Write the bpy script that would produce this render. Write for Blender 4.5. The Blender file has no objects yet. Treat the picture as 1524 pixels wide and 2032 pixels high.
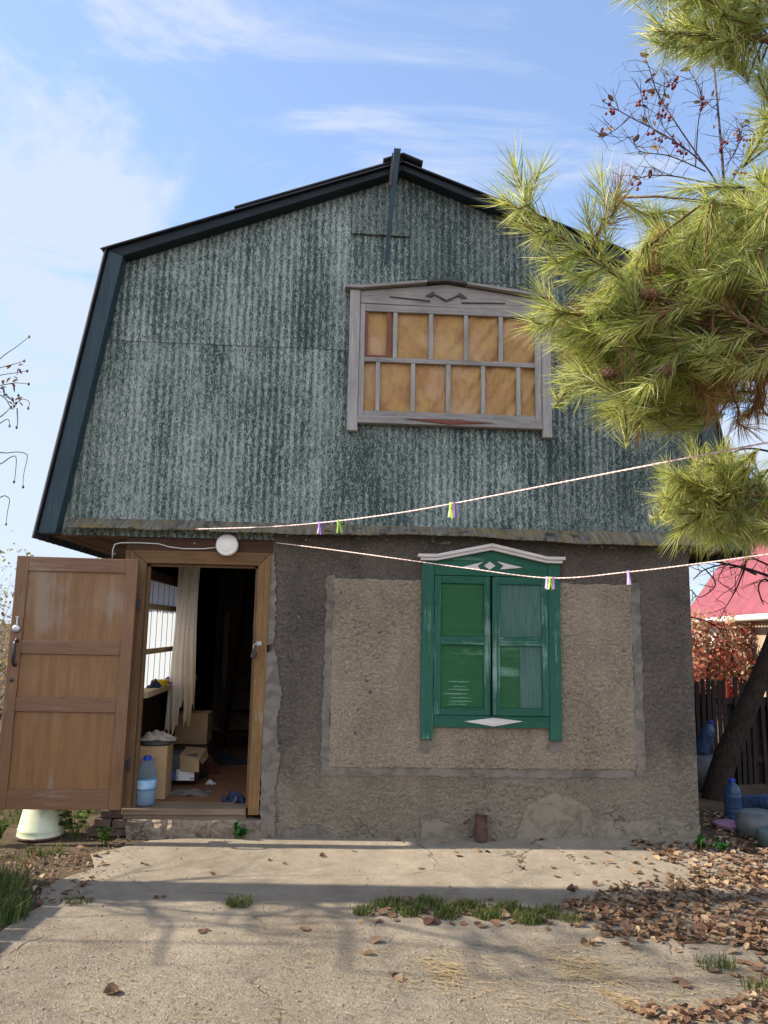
import bpy, math, random
from mathutils import Vector, Matrix, Euler, noise
R = math.radians
sc = bpy.context.scene
COL = sc.collection

# ------------------------------------------------------------------ camera, world, sun, exposure
YAW, PITCH, ROLL, FPX = R(3.18), R(8.65), R(1.07), 1527.0
CAM = Vector((-0.377, -6.2715, 1.6))
fw = Vector((math.sin(YAW) * math.cos(PITCH), math.cos(YAW) * math.cos(PITCH), math.sin(PITCH)))
rt = Vector((math.cos(YAW), -math.sin(YAW), 0))
up = rt.cross(fw)
rt, up = rt * math.cos(ROLL) + up * math.sin(ROLL), -rt * math.sin(ROLL) + up * math.cos(ROLL)
cd = bpy.data.cameras.new('camera')
cam = bpy.data.objects.new('camera', cd)
COL.objects.link(cam)
cam.matrix_world = Matrix(((rt.x, up.x, -fw.x, CAM.x), (rt.y, up.y, -fw.y, CAM.y), (rt.z, up.z, -fw.z, CAM.z), (0, 0, 0, 1)))
cd.sensor_fit = 'VERTICAL'
cd.sensor_height = 24.0
cd.lens = FPX / 2032 * 24.0
cd.clip_start = 0.05
cd.clip_end = 2000
sc.camera = cam

SUN_EL, SUN_BACK = R(37), R(2.3)       # from the left, a touch behind the facade plane
sd = Vector((-math.cos(SUN_BACK) * math.cos(SUN_EL), math.sin(SUN_BACK) * math.cos(SUN_EL), math.sin(SUN_EL)))
sl = bpy.data.lights.new('sun', 'SUN')
sl.energy = 3.3
sl.angle = R(0.53)
sl.color = (1.0, 0.9, 0.74)
so = bpy.data.objects.new('sun', sl)
COL.objects.link(so)
so.rotation_euler = sd.to_track_quat('Z', 'Y').to_euler()

w = bpy.data.worlds.new('World')
sc.world = w
w.use_nodes = True
nt = w.node_tree
nt.nodes.clear()
def wn(t, **k):
    n = nt.nodes.new(t)
    for a, b in k.items(): setattr(n, a, b)
    return n
wl = nt.links.new
sky = wn('ShaderNodeTexSky', sky_type='NISHITA', sun_disc=False, sun_elevation=SUN_EL, sun_rotation=R(-88), altitude=100, air_density=1.0, dust_density=0.6, ozone_density=1.6)
tc = wn('ShaderNodeTexCoord')
sep = wn('ShaderNodeSeparateXYZ')
wl(tc.outputs['Generated'], sep.inputs[0])
def wm(op, a, b=None, clamp=False):
    n = wn('ShaderNodeMath', operation=op, use_clamp=clamp)
    for i, v in enumerate((a, b)):
        if v is None: continue
        if isinstance(v, (int, float)): n.inputs[i].default_value = v
        else: wl(v, n.inputs[i])
    return n.outputs[0]
den = wm('ADD', sep.outputs['Z'], 0.22)
cmb = wn('ShaderNodeCombineXYZ')
wl(wm('DIVIDE', sep.outputs['X'], den), cmb.inputs[0])
wl(wm('MULTIPLY', wm('DIVIDE', sep.outputs['Y'], den), 1.5), cmb.inputs[1])
n1 = wn('ShaderNodeTexNoise'); n1.inputs['Scale'].default_value = 1.7; n1.inputs['Detail'].default_value = 10; n1.inputs['Roughness'].default_value = 0.62; n1.inputs['Distortion'].default_value = 0.9
wl(cmb.outputs[0], n1.inputs['Vector'])
# more cloud towards the horizon and the left
bias = wm('ADD', wm('MULTIPLY', sep.outputs['Z'], -0.62), wm('MULTIPLY', sep.outputs['X'], -0.17))
cm = wm('ADD', wm('ADD', wm('MULTIPLY', n1.outputs['Fac'], 1.7), -0.36), bias)
mr = wn('ShaderNodeMapRange', interpolation_type='SMOOTHSTEP')
mr.inputs['From Min'].default_value = 0.07; mr.inputs['From Max'].default_value = 0.37
mr.inputs['To Min'].default_value = 0.10; mr.inputs['To Max'].default_value = 0.84
wl(cm, mr.inputs['Value'])
mx = wn('ShaderNodeMix', data_type='RGBA')
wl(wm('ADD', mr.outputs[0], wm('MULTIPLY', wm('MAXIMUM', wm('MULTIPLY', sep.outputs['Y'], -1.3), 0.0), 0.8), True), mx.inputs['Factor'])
def wv(op, a, b):
    n = wn('ShaderNodeVectorMath', operation=op)
    for i, v in enumerate((a, b)):
        if isinstance(v, tuple): n.inputs[i].default_value = v
        else: wl(v, n.inputs[i])
    return n.outputs[0]
# soft shoulder on the very bright horizon glow, as the phone's exposure had
soft = wv('DIVIDE', sky.outputs[0], wv('ADD', wv('MULTIPLY', sky.outputs[0], (0.30, 0.17, 0.085)), (1.0, 1.0, 1.0)))
wl(wv('MULTIPLY', soft, (0.86, 0.84, 0.85)), mx.inputs['A'])
# an unseen bright bank of cloud, added behind the camera to light the facade
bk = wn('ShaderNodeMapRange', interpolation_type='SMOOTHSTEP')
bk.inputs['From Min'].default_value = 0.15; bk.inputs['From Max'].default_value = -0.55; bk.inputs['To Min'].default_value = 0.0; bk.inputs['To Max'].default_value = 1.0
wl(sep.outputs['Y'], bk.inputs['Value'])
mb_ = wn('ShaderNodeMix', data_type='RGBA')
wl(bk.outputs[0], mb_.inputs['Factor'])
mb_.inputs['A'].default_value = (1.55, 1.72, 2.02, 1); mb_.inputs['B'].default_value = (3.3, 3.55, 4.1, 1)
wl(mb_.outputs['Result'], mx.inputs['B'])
bg = wn('ShaderNodeBackground')
bg.inputs['Strength'].default_value = 0.15
wl(mx.outputs['Result'], bg.inputs['Color'])
wo = wn('ShaderNodeOutputWorld')
wl(bg.outputs[0], wo.inputs[0])

sc.view_settings.view_transform = 'Standard'
sc.view_settings.look = 'None'
sc.view_settings.gamma = 1
sc.view_settings.exposure = 1.70
sc.cycles.max_bounces = 8
sc.cycles.transparent_max_bounces = 12
sc.cycles.use_denoising = True

rnd = random.Random(7)

def pix(px, py, d):
    """A point seen at photo pixel (px, py) at depth d metres along the view axis."""
    return CAM + (rt * ((px - 762) / FPX) + up * (-(py - 1016) / FPX) + fw) * d
def gnd(px, py, z=0.0):
    v = rt * ((px - 762) / FPX) + up * (-(py - 1016) / FPX) + fw
    return CAM + v * ((z - CAM.z) / v.z)
def fac(px, py, Y=0.0):
    v = rt * ((px - 762) / FPX) + up * (-(py - 1016) / FPX) + fw
    return CAM + v * ((Y - CAM.y) / v.y)

# ------------------------------------------------------------------ materials
class G:
    def __init__(s, name, rough=0.8, spec=0.3):
        s.m = bpy.data.materials.new(name); s.m.use_nodes = True
        s.t = s.m.node_tree; s.b = s.t.nodes['Principled BSDF']
        s.b.inputs['Roughness'].default_value = rough
        s.b.inputs['Specular IOR Level'].default_value = spec
        s.out = s.t.nodes['Material Output']
        s._c = None
    def n(s, t, **k):
        x = s.t.nodes.new(t)
        for a, b in k.items(): setattr(x, a, b)
        return x
    def put(s, sock, v):
        if v is None: return
        if isinstance(v, (int, float)): sock.default_value = v
        elif isinstance(v, tuple): sock.default_value = v if len(v) == len(sock.default_value) else (*v, 1)
        else: s.t.links.new(v, sock)
    def co(s):
        if s._c is None: s._c = s.n('ShaderNodeTexCoord').outputs['Object']
        return s._c
    def mp(s, scale=(1, 1, 1), rot=(0, 0, 0), loc=(0, 0, 0), vec=None):
        x = s.n('ShaderNodeMapping'); s.put(x.inputs['Vector'], vec or s.co())
        x.inputs['Scale'].default_value = scale; x.inputs['Rotation'].default_value = rot; x.inputs['Location'].default_value = loc
        return x.outputs[0]
    def noise(s, vec=None, scale=5, det=4, rough=0.55, dist=0, col=False):
        x = s.n('ShaderNodeTexNoise'); s.put(x.inputs['Vector'], vec or s.co())
        x.inputs['Scale'].default_value = scale; x.inputs['Detail'].default_value = det
        x.inputs['Roughness'].default_value = rough; x.inputs['Distortion'].default_value = dist
        return x.outputs['Color' if col else 'Fac']
    def vor(s, vec=None, scale=5, feature='F1', rand=1):
        x = s.n('ShaderNodeTexVoronoi', feature=feature); s.put(x.inputs['Vector'], vec or s.co())
        x.inputs['Scale'].default_value = scale; x.inputs['Randomness'].default_value = rand
        return x.outputs['Distance']
    def mr(s, v, a, b, c=0.0, d=1.0, smooth=False):
        x = s.n('ShaderNodeMapRange', interpolation_type='SMOOTHSTEP' if smooth else 'LINEAR')
        s.put(x.inputs['Value'], v)
        for k, q in zip(('From Min', 'From Max', 'To Min', 'To Max'), (a, b, c, d)): x.inputs[k].default_value = q
        return x.outputs[0]
    def ma(s, op, a, b=None, c=None):
        x = s.n('ShaderNodeMath', operation=op)
        for i, v in enumerate((a, b, c)): s.put(x.inputs[i], v)
        return x.outputs[0]
    def mix(s, f, a, b, blend='MIX'):
        x = s.n('ShaderNodeMix', data_type='RGBA', blend_type=blend)
        s.put(x.inputs['Factor'], f); s.put(x.inputs['A'], a); s.put(x.inputs['B'], b)
        return x.outputs['Result']
    def xyz(s, vec=None):
        x = s.n('ShaderNodeSeparateXYZ'); s.put(x.inputs[0], vec or s.co()); return x.outputs
    def warp(s, amt, scale, vec=None):
        v = vec or s.co()
        c = s.noise(v, scale, 3, col=True)
        x = s.n('ShaderNodeVectorMath', operation='MULTIPLY_ADD')
        s.put(x.inputs[0], c); x.inputs[1].default_value = (amt,) * 3; s.put(x.inputs[2], v)
        return x.outputs[0]
    def isl(s): return s.n('ShaderNodeNewGeometry').outputs['Random Per Island']
    def orand(s): return s.n('ShaderNodeObjectInfo').outputs['Random']
    def bump(s, h, strength=0.5, dist=0.01, nrm=None):
        x = s.n('ShaderNodeBump'); x.inputs['Strength'].default_value = strength; x.inputs['Distance'].default_value = dist
        s.put(x.inputs['Height'], h); s.put(x.inputs['Normal'], nrm)
        return x.outputs[0]
    def done(s, col=None, nrm=None, rough=None):
        s.put(s.b.inputs['Base Color'], col); s.put(s.b.inputs['Normal'], nrm); s.put(s.b.inputs['Roughness'], rough)
        return s.m
    def translucent(s, col, f=0.4, nrm=None):
        t = s.n('ShaderNodeBsdfTranslucent'); s.put(t.inputs['Color'], col)
        m = s.n('ShaderNodeMixShader'); s.put(m.inputs[0], f)
        s.t.links.new(s.b.outputs[0], m.inputs[1]); s.t.links.new(t.outputs[0], m.inputs[2])
        s.t.links.new(m.outputs[0], s.out.inputs['Surface'])
        return s.m

def wood(name, dark, light, axis='x', rough=0.65, wear=None, wamt=0.0, spec=0.3, bump=0.35, grain=1.0):
    """Boards: grain stretched along one axis, blotches, optional worn patches."""
    g = G(name, rough, spec)
    s = {'x': (1.2, 22, 22), 'z': (22, 22, 1.2), 'y': (22, 1.2, 22)}[axis]
    s = tuple(q * grain for q in s)
    v = g.mp(s, vec=g.warp(0.02, 6))
    a = g.noise(v, 2.6, 8, 0.65, 0.6)
    f = g.noise(g.mp(tuple(q * 4 for q in s)), 3.0, 3, 0.6)
    b = g.noise(None, 2.3, 5, 0.6)
    k = g.ma('ADD', g.ma('MULTIPLY', a, 0.6), g.ma('ADD', g.ma('MULTIPLY', f, 0.2), g.ma('MULTIPLY', b, 0.35)))
    c = g.mix(g.mr(k, 0.38, 0.78), (*dark, 1), (*light, 1))
    if wear:
        wv = g.noise(g.mp(tuple(q * 0.6 for q in s), loc=(3, 1, 2)), 2.0, 7, 0.7, 0.4)
        wb = g.noise(g.mp(loc=(7, 2, 5)), 1.7, 4, 0.6)
        wk = g.mr(g.ma('ADD', g.ma('MULTIPLY', wv, 0.55), g.ma('MULTIPLY', wb, 0.6)), 0.70 - wamt, 0.80 - wamt)
        c = g.mix(wk, c, (*wear, 1))
    return g.done(c, g.bump(g.ma('ADD', a, g.ma('MULTIPLY', f, 0.6)), bump, 0.004), g.mr(k, 0.3, 0.8, rough + 0.1, rough - 0.08))

def plain(name, col, rough=0.6, var=0.25, scale=8, spec=0.4, metal=0, bump=0.1):
    g = G(name, rough, spec)
    k = g.noise(None, scale, 6, 0.6)
    c = g.mix(g.mr(k, 0.3, 0.7), tuple(q * (1 - var) for q in col), tuple(min(1, q * (1 + var)) for q in col))
    g.b.inputs['Metallic'].default_value = metal
    return g.done(c, g.bump(k, bump, 0.003))

def stucco(name, lo, hi, size=26, strength=0.9, dist=0.012, fade=True, low=None):
    g = G(name, 0.95, 0.15)
    v = g.warp(0.03, 14)
    n = g.noise(g.mp((1, 1, 1.25), vec=v), size, 2, 0.5, 0.9)
    f = g.noise(None, size * 4, 4, 0.6)
    big = g.noise(None, 1.6, 6, 0.62, 0.3)
    stk = g.noise(g.mp((5, 1, 0.7)), 1.3, 5, 0.6)
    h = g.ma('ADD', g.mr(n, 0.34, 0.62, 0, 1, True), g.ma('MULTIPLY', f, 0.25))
    k = g.ma('ADD', g.ma('MULTIPLY', big, 0.6), g.ma('ADD', g.ma('MULTIPLY', stk, 0.3), g.ma('MULTIPLY', h, 0.26)))  # relief height also darkens hollows in the colour, standing in for their shade
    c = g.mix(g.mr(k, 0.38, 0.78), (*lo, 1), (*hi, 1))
    if low:   # the damp foot of the wall is paler, with an uneven upper edge
        z = g.xyz()['Z']
        m = g.mr(g.ma('ADD', z, g.ma('MULTIPLY', big, -0.6)), 0.50, 0.0, 0, 1, True)
        c = g.mix(m, c, g.mix(g.mr(k, 0.38, 0.78), tuple(q * 0.7 for q in low), tuple(q * 1.15 for q in low)))
    # fine cracks near the foot, and rain streaks with edges of their own
    ck = g.vor(g.warp(0.35, 5), 1.7, 'DISTANCE_TO_EDGE')
    cm_ = g.ma('MULTIPLY', g.mr(ck, 0.012, 0.003), g.mr(g.ma('ADD', g.xyz()['Z'], g.ma('MULTIPLY', big, -0.6)), -0.02, -0.22))
    c = g.mix(g.ma('MULTIPLY', cm_, 0.55), c, tuple(q * 0.28 for q in lo))
    sp = g.noise(g.mp((1.0, 1, 0.8), loc=(9, 2, 4)), 2.4, 7, 0.7, 0.8)
    c = g.mix(g.mr(sp, 0.56, 0.70, 0, 0.45), c, tuple(q * 0.75 for q in lo))
    c = g.mix(g.mr(g.noise(g.mp((1.2, 1, 1), loc=(3, 5, 8)), 3.1, 7, 0.7, 0.8), 0.60, 0.74, 0, 0.5), c, tuple(min(1, q * 1.25) for q in hi))
    return g.done(c, g.bump(g.ma('ADD', h, g.ma('MULTIPLY', cm_, -1.5)), strength, dist))

def gable_mat(name, seed=0.0, dark=1.0):
    g = G(name, 0.7, 0.3)
    v = g.mp(loc=(seed, 0, seed * 2))
    x = g.xyz()
    wx = g.ma('ADD', x['X'], g.ma('MULTIPLY', g.noise(v, 1.5, 2), 0.02))
    wave = g.ma('SINE', g.ma('MULTIPLY', wx, 2 * math.pi / 0.058))
    wave01 = g.mr(wave, -1, 1)
    wv = g.warp(0.028, 26, v)
    fl = g.noise(g.mp((1, 1, 0.30), vec=wv), 92, 2, 0.6, 1.6)
    fl2 = g.noise(g.mp((1, 1, 0.5), vec=g.warp(0.05, 14, v)), 40, 3, 0.6, 0.8)
    patch = g.noise(g.mp((2.0, 1, 0.8), vec=v), 1.25, 6, 0.6, 0.5)
    col = g.noise(g.mp((3.2, 1, 0.12), vec=v), 1.4, 4, 0.6)
    corr = g.ma('MULTIPLY', g.ma('SUBTRACT', wave01, 0.5), g.mr(g.noise(g.mp((1, 1, 0.5), vec=v), 0.9, 3), 0.36, 0.62, 0.05, 0.20))
    k = g.ma('ADD', g.ma('ADD', g.ma('MULTIPLY', fl, 1.35), g.ma('MULTIPLY', fl2, 0.35)),
             g.ma('ADD', g.ma('MULTIPLY', patch, 0.46), g.ma('ADD', g.ma('MULTIPLY', col, 0.20), corr)))
    fleck = g.mr(g.ma('ADD', k, g.mr(x['X'], 0.1, -1.6, 0.0, 0.05)), 1.05, 1.46, 0, 1, True)
    base = g.mix(g.mr(g.ma('ADD', patch, g.ma('MULTIPLY', col, 0.6)), 0.55, 1.0), (0.009 * dark, 0.027 * dark, 0.024 * dark, 1), (0.030 * dark, 0.060 * dark, 0.056 * dark, 1))
    moss = g.noise(g.mp(loc=(4, 0, 9), vec=v), 1.1, 4)
    light = g.mix(g.mr(moss, 0.4, 0.65), (0.36 * dark, 0.392 * dark, 0.355 * dark, 1), (0.29 * dark, 0.33 * dark, 0.285 * dark, 1))
    c = g.mix(g.ma('MULTIPLY', fleck, 0.92), base, light)
    nb = g.bump(fl, 0.6, 0.006, g.bump(wave, 0.55, 0.008))
    return g.done(c, nb)

M = {}
M['gable'] = gable_mat('painted_corrugated_sheet')
M['gable2'] = gable_mat('painted_sheet_upper', 3.7, 1.05)
M['gable3'] = gable_mat('painted_sheet_patch', 8.1, 0.74)
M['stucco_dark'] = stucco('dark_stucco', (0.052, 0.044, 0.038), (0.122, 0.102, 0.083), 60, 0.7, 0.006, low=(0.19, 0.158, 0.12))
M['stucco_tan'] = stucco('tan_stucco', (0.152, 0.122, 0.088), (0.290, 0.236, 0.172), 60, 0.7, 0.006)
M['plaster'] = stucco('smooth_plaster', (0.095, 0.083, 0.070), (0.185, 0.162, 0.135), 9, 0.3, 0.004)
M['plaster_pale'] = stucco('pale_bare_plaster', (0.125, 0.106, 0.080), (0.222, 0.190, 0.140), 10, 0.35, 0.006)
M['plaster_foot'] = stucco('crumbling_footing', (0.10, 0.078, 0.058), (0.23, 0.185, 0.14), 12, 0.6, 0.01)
M['trim'] = wood('dark_teal_painted_board', (0.012, 0.028, 0.036), (0.026, 0.055, 0.068), 'z', 0.55, (0.05, 0.075, 0.08), 0.0, grain=0.8)
M['trim_x'] = wood('dark_teal_rake_board', (0.004, 0.008, 0.012), (0.010, 0.019, 0.025), 'x', 0.65, (0.04, 0.042, 0.034), 0.0, grain=0.8)
M['slate'] = plain('weathered_slate_sheet', (0.032, 0.033, 0.040), 0.85, 0.5, 7)
def moss_mat():
    g = G('mossy_slate_ledge', 0.9, 0.2)
    k = g.noise(None, 5.5, 7, 0.65, 0.4); f = g.noise(None, 90, 3); st = g.noise(g.mp((14, 1, 2)), 3, 4)
    c = g.mix(g.mr(st, 0.3, 0.7), (0.06, 0.055, 0.045, 1), (0.19, 0.17, 0.13, 1))
    c = g.mix(g.mr(g.ma('ADD', k, g.ma('MULTIPLY', f, 0.3)), 0.60, 0.88), c, (0.19, 0.135, 0.04, 1))
    c = g.mix(g.mr(g.noise(g.mp(loc=(3, 3, 3)), 9, 6), 0.56, 0.68), c, (0.03, 0.035, 0.03, 1))
    return g.done(c, g.bump(g.ma('ADD', k, f), 0.6, 0.01))
M['moss'] = moss_mat()
M['greywood'] = wood('weathered_grey_wood', (0.12, 0.108, 0.098), (0.345, 0.322, 0.295), 'x', 0.85, (0.07, 0.05, 0.04), 0.03, 0.15, 0.5)
M['greywood_z'] = wood('weathered_grey_upright', (0.16, 0.148, 0.138), (0.385, 0.362, 0.338), 'z', 0.85, (0.1, 0.08, 0.07), -0.08, 0.15, 0.5)
M['rotwood'] = wood('rotten_dark_wood', (0.03, 0.026, 0.024), (0.12, 0.11, 0.11), 'x', 0.9, None, 0, 0.1, 0.5)
M['door'] = wood('varnished_brown_frame', (0.115, 0.053, 0.025), (0.22, 0.115, 0.056), 'z', 0.5, (0.22, 0.145, 0.09), 0.06, 0.35, 0.25)
M['door_x'] = wood('varnished_brown_rail', (0.115, 0.053, 0.027), (0.212, 0.112, 0.058), 'x', 0.5, (0.235, 0.16, 0.11), 0.07, 0.35, 0.25)
M['door_panel'] = wood('varnished_plywood', (0.135, 0.062, 0.023), (0.25, 0.130, 0.052), 'z', 0.45, (0.23, 0.155, 0.105), 0.075, 0.35, 0.12, 0.45)
M['jamb'] = wood('old_brown_jamb', (0.07, 0.036, 0.018), (0.20, 0.115, 0.055), 'z', 0.65, (0.26, 0.22, 0.17), -0.05, 0.25, 0.4)
M['jamb_ochre'] = wood('worn_ochre_casing', (0.10, 0.052, 0.022), (0.25, 0.145, 0.055), 'z', 0.7, (0.27, 0.235, 0.19), 0.04, 0.2, 0.4)
M['lintel'] = wood('brown_lintel_boards', (0.035, 0.016, 0.009), (0.095, 0.046, 0.024), 'x', 0.7, None, 0, 0.25, 0.4)
M['casing_x'] = wood('brown_casing_board', (0.08, 0.040, 0.016), (0.18, 0.095, 0.038), 'x', 0.65, None, 0, 0.25, 0.4)
M['sill'] = wood('scuffed_threshold', (0.10, 0.065, 0.04), (0.23, 0.17, 0.12), 'x', 0.8, None, 0, 0.2, 0.5)
M['soffit'] = wood('brown_soffit_boards', (0.05, 0.026, 0.013), (0.13, 0.07, 0.035), 'x', 0.8, None, 0, 0.2, 0.4)
M['floor'] = wood('rust_brown_floor', (0.13, 0.06, 0.03), (0.25, 0.125, 0.066), 'x', 0.6, (0.25, 0.17, 0.11), -0.05, 0.3, 0.2, 0.3)
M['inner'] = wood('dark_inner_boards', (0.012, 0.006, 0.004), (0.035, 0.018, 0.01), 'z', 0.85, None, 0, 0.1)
M['cream_wood'] = wood('cream_shelf_board', (0.36, 0.25, 0.13), (0.55, 0.42, 0.25), 'y', 0.7)
def greenpaint(name, axis, a, b, wear, wamt):
    return wood(name, a, b, axis, 0.8, wear, wamt, 0.15, 0.35)
M['green_z'] = greenpaint('worn_green_upright', 'z', (0.014, 0.066, 0.044), (0.038, 0.125, 0.086), (0.18, 0.29, 0.24), 0.115)
M['green_x'] = greenpaint('worn_green_rail', 'x', (0.012, 0.062, 0.040), (0.032, 0.115, 0.076), (0.17, 0.27, 0.22), 0.09)
M['green_new'] = wood('fresh_green_panel', (0.017, 0.070, 0.026), (0.030, 0.108, 0.044), 'x', 0.75, (0.12, 0.24, 0.17), 0.06, 0.15, 0.12, 0.5)
M['green_faded'] = wood('faded_grey_green_panel', (0.018, 0.070, 0.048), (0.10, 0.165, 0.145), 'z', 0.85, (0.03, 0.10, 0.06), 0.04, 0.2, 0.35)
M['scrape'] = wood('chalky_scraped_paint', (0.06, 0.17, 0.11), (0.16, 0.28, 0.22), 'x', 0.9, None, 0, 0.1)
M['white'] = wood('chalky_white_paint', (0.42, 0.37, 0.35), (0.64, 0.59, 0.57), 'x', 0.75, (0.36, 0.3, 0.27), -0.08, 0.2, 0.2)
def cloth_orange():
    g = G('faded_orange_cloth', 0.9, 0.1)
    x = g.xyz()
    k = g.noise(g.warp(0.15, 3), 4.5, 6, 0.6, 0.8)
    diag = g.noise(g.mp((7, 1, 2.0), rot=(0, R(-32), 0)), 2.2, 3, 0.5)
    c = g.mix(g.mr(k, 0.35, 0.68), (0.31, 0.165, 0.078, 1), (0.40, 0.26, 0.095, 1))
    c = g.mix(g.mr(g.noise(g.mp(loc=(2, 8, 1)), 2.6, 5), 0.5, 0.7), c, (0.42, 0.27, 0.17, 1))
    return g.done(c, g.bump(g.ma('ADD', diag, g.ma('MULTIPLY', k, 0.4)), 0.8, 0.05))
M['orange'] = cloth_orange()
M['redwood'] = wood('red_brown_vent_frame', (0.09, 0.02, 0.01), (0.20, 0.06, 0.03), 'z', 0.5)
M['steel'] = plain('scuffed_steel', (0.42, 0.43, 0.45), 0.35, 0.2, 20, 0.5, 0.9)
M['iron'] = plain('black_iron', (0.035, 0.03, 0.03), 0.35, 0.3, 20, 0.5, 0.4)
M['rust'] = plain('rusty_pipe', (0.085, 0.042, 0.035), 0.85, 0.5, 18, 0.3, 0, 0.4)
M['brick'] = plain('old_dark_brick', (0.10, 0.07, 0.06), 0.9, 0.4, 15, 0.2, 0, 0.5)
M['lampwhite'] = plain('opal_lamp_shade', (0.72, 0.68, 0.62), 0.35, 0.04, 8, 0.5)
M['wire'] = plain('white_cable', (0.6, 0.57, 0.52), 0.6, 0.1)
M['rope'] = plain('pink_white_cord', (0.72, 0.54, 0.50), 0.8, 0.3, 120)

def concrete():
    g = G('rough_concrete', 0.95, 0.15)
    a = g.noise(None, 1.1, 7, 0.62, 0.3); b = g.noise(None, 7, 6, 0.65); f = g.noise(None, 120, 4, 0.75); e = g.noise(g.warp(0.02, 30), 48, 4, 0.7, 0.6)
    k = g.ma('ADD', g.ma('MULTIPLY', a, 0.5), g.ma('ADD', g.ma('MULTIPLY', b, 0.3), g.ma('MULTIPLY', f, 0.28)))
    c = g.mix(g.mr(k, 0.36, 0.72), (0.180, 0.148, 0.110, 1), (0.395, 0.335, 0.258, 1))
    y = g.xyz()['Y']
    coarse = g.mr(g.ma('ADD', y, g.ma('MULTIPLY', a, 1.2)), -0.9, -1.7, 0.12, 1.0, True)
    c = g.mix(g.ma('MULTIPLY', g.mr(e, 0.60, 0.70), g.ma('MULTIPLY', coarse, 0.5)), c, (0.52, 0.45, 0.35, 1))
    c = g.mix(g.ma('MULTIPLY', g.mr(e, 0.45, 0.34), g.ma('MULTIPLY', coarse, 0.75)), c, (0.10, 0.075, 0.052, 1))
    c = g.mix(g.mr(g.noise(g.mp(loc=(5, 5, 0)), 16, 5, 0.7), 0.60, 0.76, 0, 0.5), c, (0.10, 0.078, 0.055, 1))
    c = g.mix(g.mr(g.noise(g.mp(loc=(1, 9, 0)), 1.9, 6, 0.65), 0.54, 0.70, 0, 0.45), c, (0.13, 0.10, 0.07, 1))
    crk = g.vor(g.warp(0.5, 2.6), 0.42, 'DISTANCE_TO_EDGE')
    cr = g.ma('MULTIPLY', g.mr(crk, 0.006, 0.001), g.mr(g.noise(None, 1.3, 3), 0.45, 0.6))
    c = g.mix(g.ma('MULTIPLY', cr, 0.55), c, (0.06, 0.045, 0.033, 1))
    h = g.ma('ADD', g.ma('MULTIPLY', e, g.ma('MULTIPLY', coarse, 1.6)), g.ma('ADD', g.ma('MULTIPLY', f, 0.6), g.ma('ADD', b, g.ma('MULTIPLY', cr, -0.6))))
    return g.done(c, g.bump(h, 1.0, 0.02))
M['concrete'] = concrete()
def soil():
    g = G('dark_soil', 0.97, 0.1)
    a = g.noise(None, 3, 8, 0.7); f = g.noise(None, 40, 5, 0.7)
    c = g.mix(g.mr(g.ma('ADD', a, g.ma('MULTIPLY', f, 0.4)), 0.45, 0.9), (0.05, 0.035, 0.024, 1), (0.16, 0.115, 0.075, 1))
    return g.done(c, g.bump(g.ma('ADD', a, f), 1.0, 0.03))
M['soil'] = soil()
def leafmat(name, cols, isl=True, trans=0.25):
    g = G(name, 0.75, 0.2)
    r = g.isl() if isl else g.orand()
    x = g.n('ShaderNodeValToRGB'); g.put(x.inputs[0], r)
    cr = x.color_ramp
    while len(cr.elements) < len(cols): cr.elements.new(0.5)
    for i, q in enumerate(cols):
        cr.elements[i].position = i / (len(cols) - 1); cr.elements[i].color = (*q, 1)
    k = g.noise(None, 45, 4, 0.6)
    c = g.mix(g.mr(k, 0.3, 0.7), g.mix(0.35, x.outputs[0], (0, 0, 0, 1)), x.outputs[0])
    g.done(c, g.bump(k, 0.4, 0.004))
    return g.translucent(c, trans)
LEAFC = [(0.10, 0.052, 0.035), (0.19, 0.105, 0.065), (0.27, 0.155, 0.09), (0.13, 0.068, 0.046), (0.42, 0.29, 0.17), (0.21, 0.12, 0.078), (0.50, 0.37, 0.23), (0.15, 0.08, 0.055)]
M['leaf'] = leafmat('dry_leaf', LEAFC, False)
M['litter'] = leafmat('dry_leaf_litter', LEAFC, True)
M['grassb'] = leafmat('grass_blade', [(0.035, 0.07, 0.014), (0.07, 0.12, 0.022), (0.05, 0.095, 0.02), (0.13, 0.15, 0.04), (0.26, 0.22, 0.10), (0.08, 0.12, 0.03), (0.20, 0.18, 0.07)], True, 0.35)
M['weed'] = leafmat('weed_leaf', [(0.05, 0.11, 0.015), (0.10, 0.16, 0.03), (0.17, 0.2, 0.06)], True, 0.35)
M['herb'] = leafmat('green_herb_leaf', [(0.015, 0.085, 0.012), (0.03, 0.13, 0.02)], True, 0.3)
M['straw'] = leafmat('fallen_needle', [(0.38, 0.27, 0.14), (0.5, 0.39, 0.22), (0.28, 0.18, 0.09)], True, 0.1)
M['needle'] = leafmat('pine_needle', [(0.24, 0.34, 0.05), (0.48, 0.53, 0.10), (0.66, 0.65, 0.22), (0.14, 0.25, 0.045), (0.82, 0.80, 0.46), (0.38, 0.46, 0.075), (0.56, 0.52, 0.13), (0.72, 0.71, 0.28)], True, 0.55)
M['needle_dead'] = leafmat('dead_pine_needle', [(0.28, 0.14, 0.045), (0.38, 0.21, 0.08), (0.2, 0.1, 0.035)], True, 0.2)
def bark(name, a, b):
    g = G(name, 0.95, 0.1)
    k = g.noise(g.mp((3, 3, 1)), 14, 7, 0.7, 0.5)
    return g.done(g.mix(g.mr(k, 0.35, 0.68), (*a, 1), (*b, 1)), g.bump(k, 0.9, 0.02))
M['pinebark'] = bark('pine_bark', (0.09, 0.05, 0.03), (0.26, 0.15, 0.085))
M['bark'] = bark('grey_brown_bark', (0.018, 0.013, 0.011), (0.062, 0.047, 0.037))
M['twig'] = bark('grey_twig', (0.06, 0.045, 0.04), (0.16, 0.12, 0.105))

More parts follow.
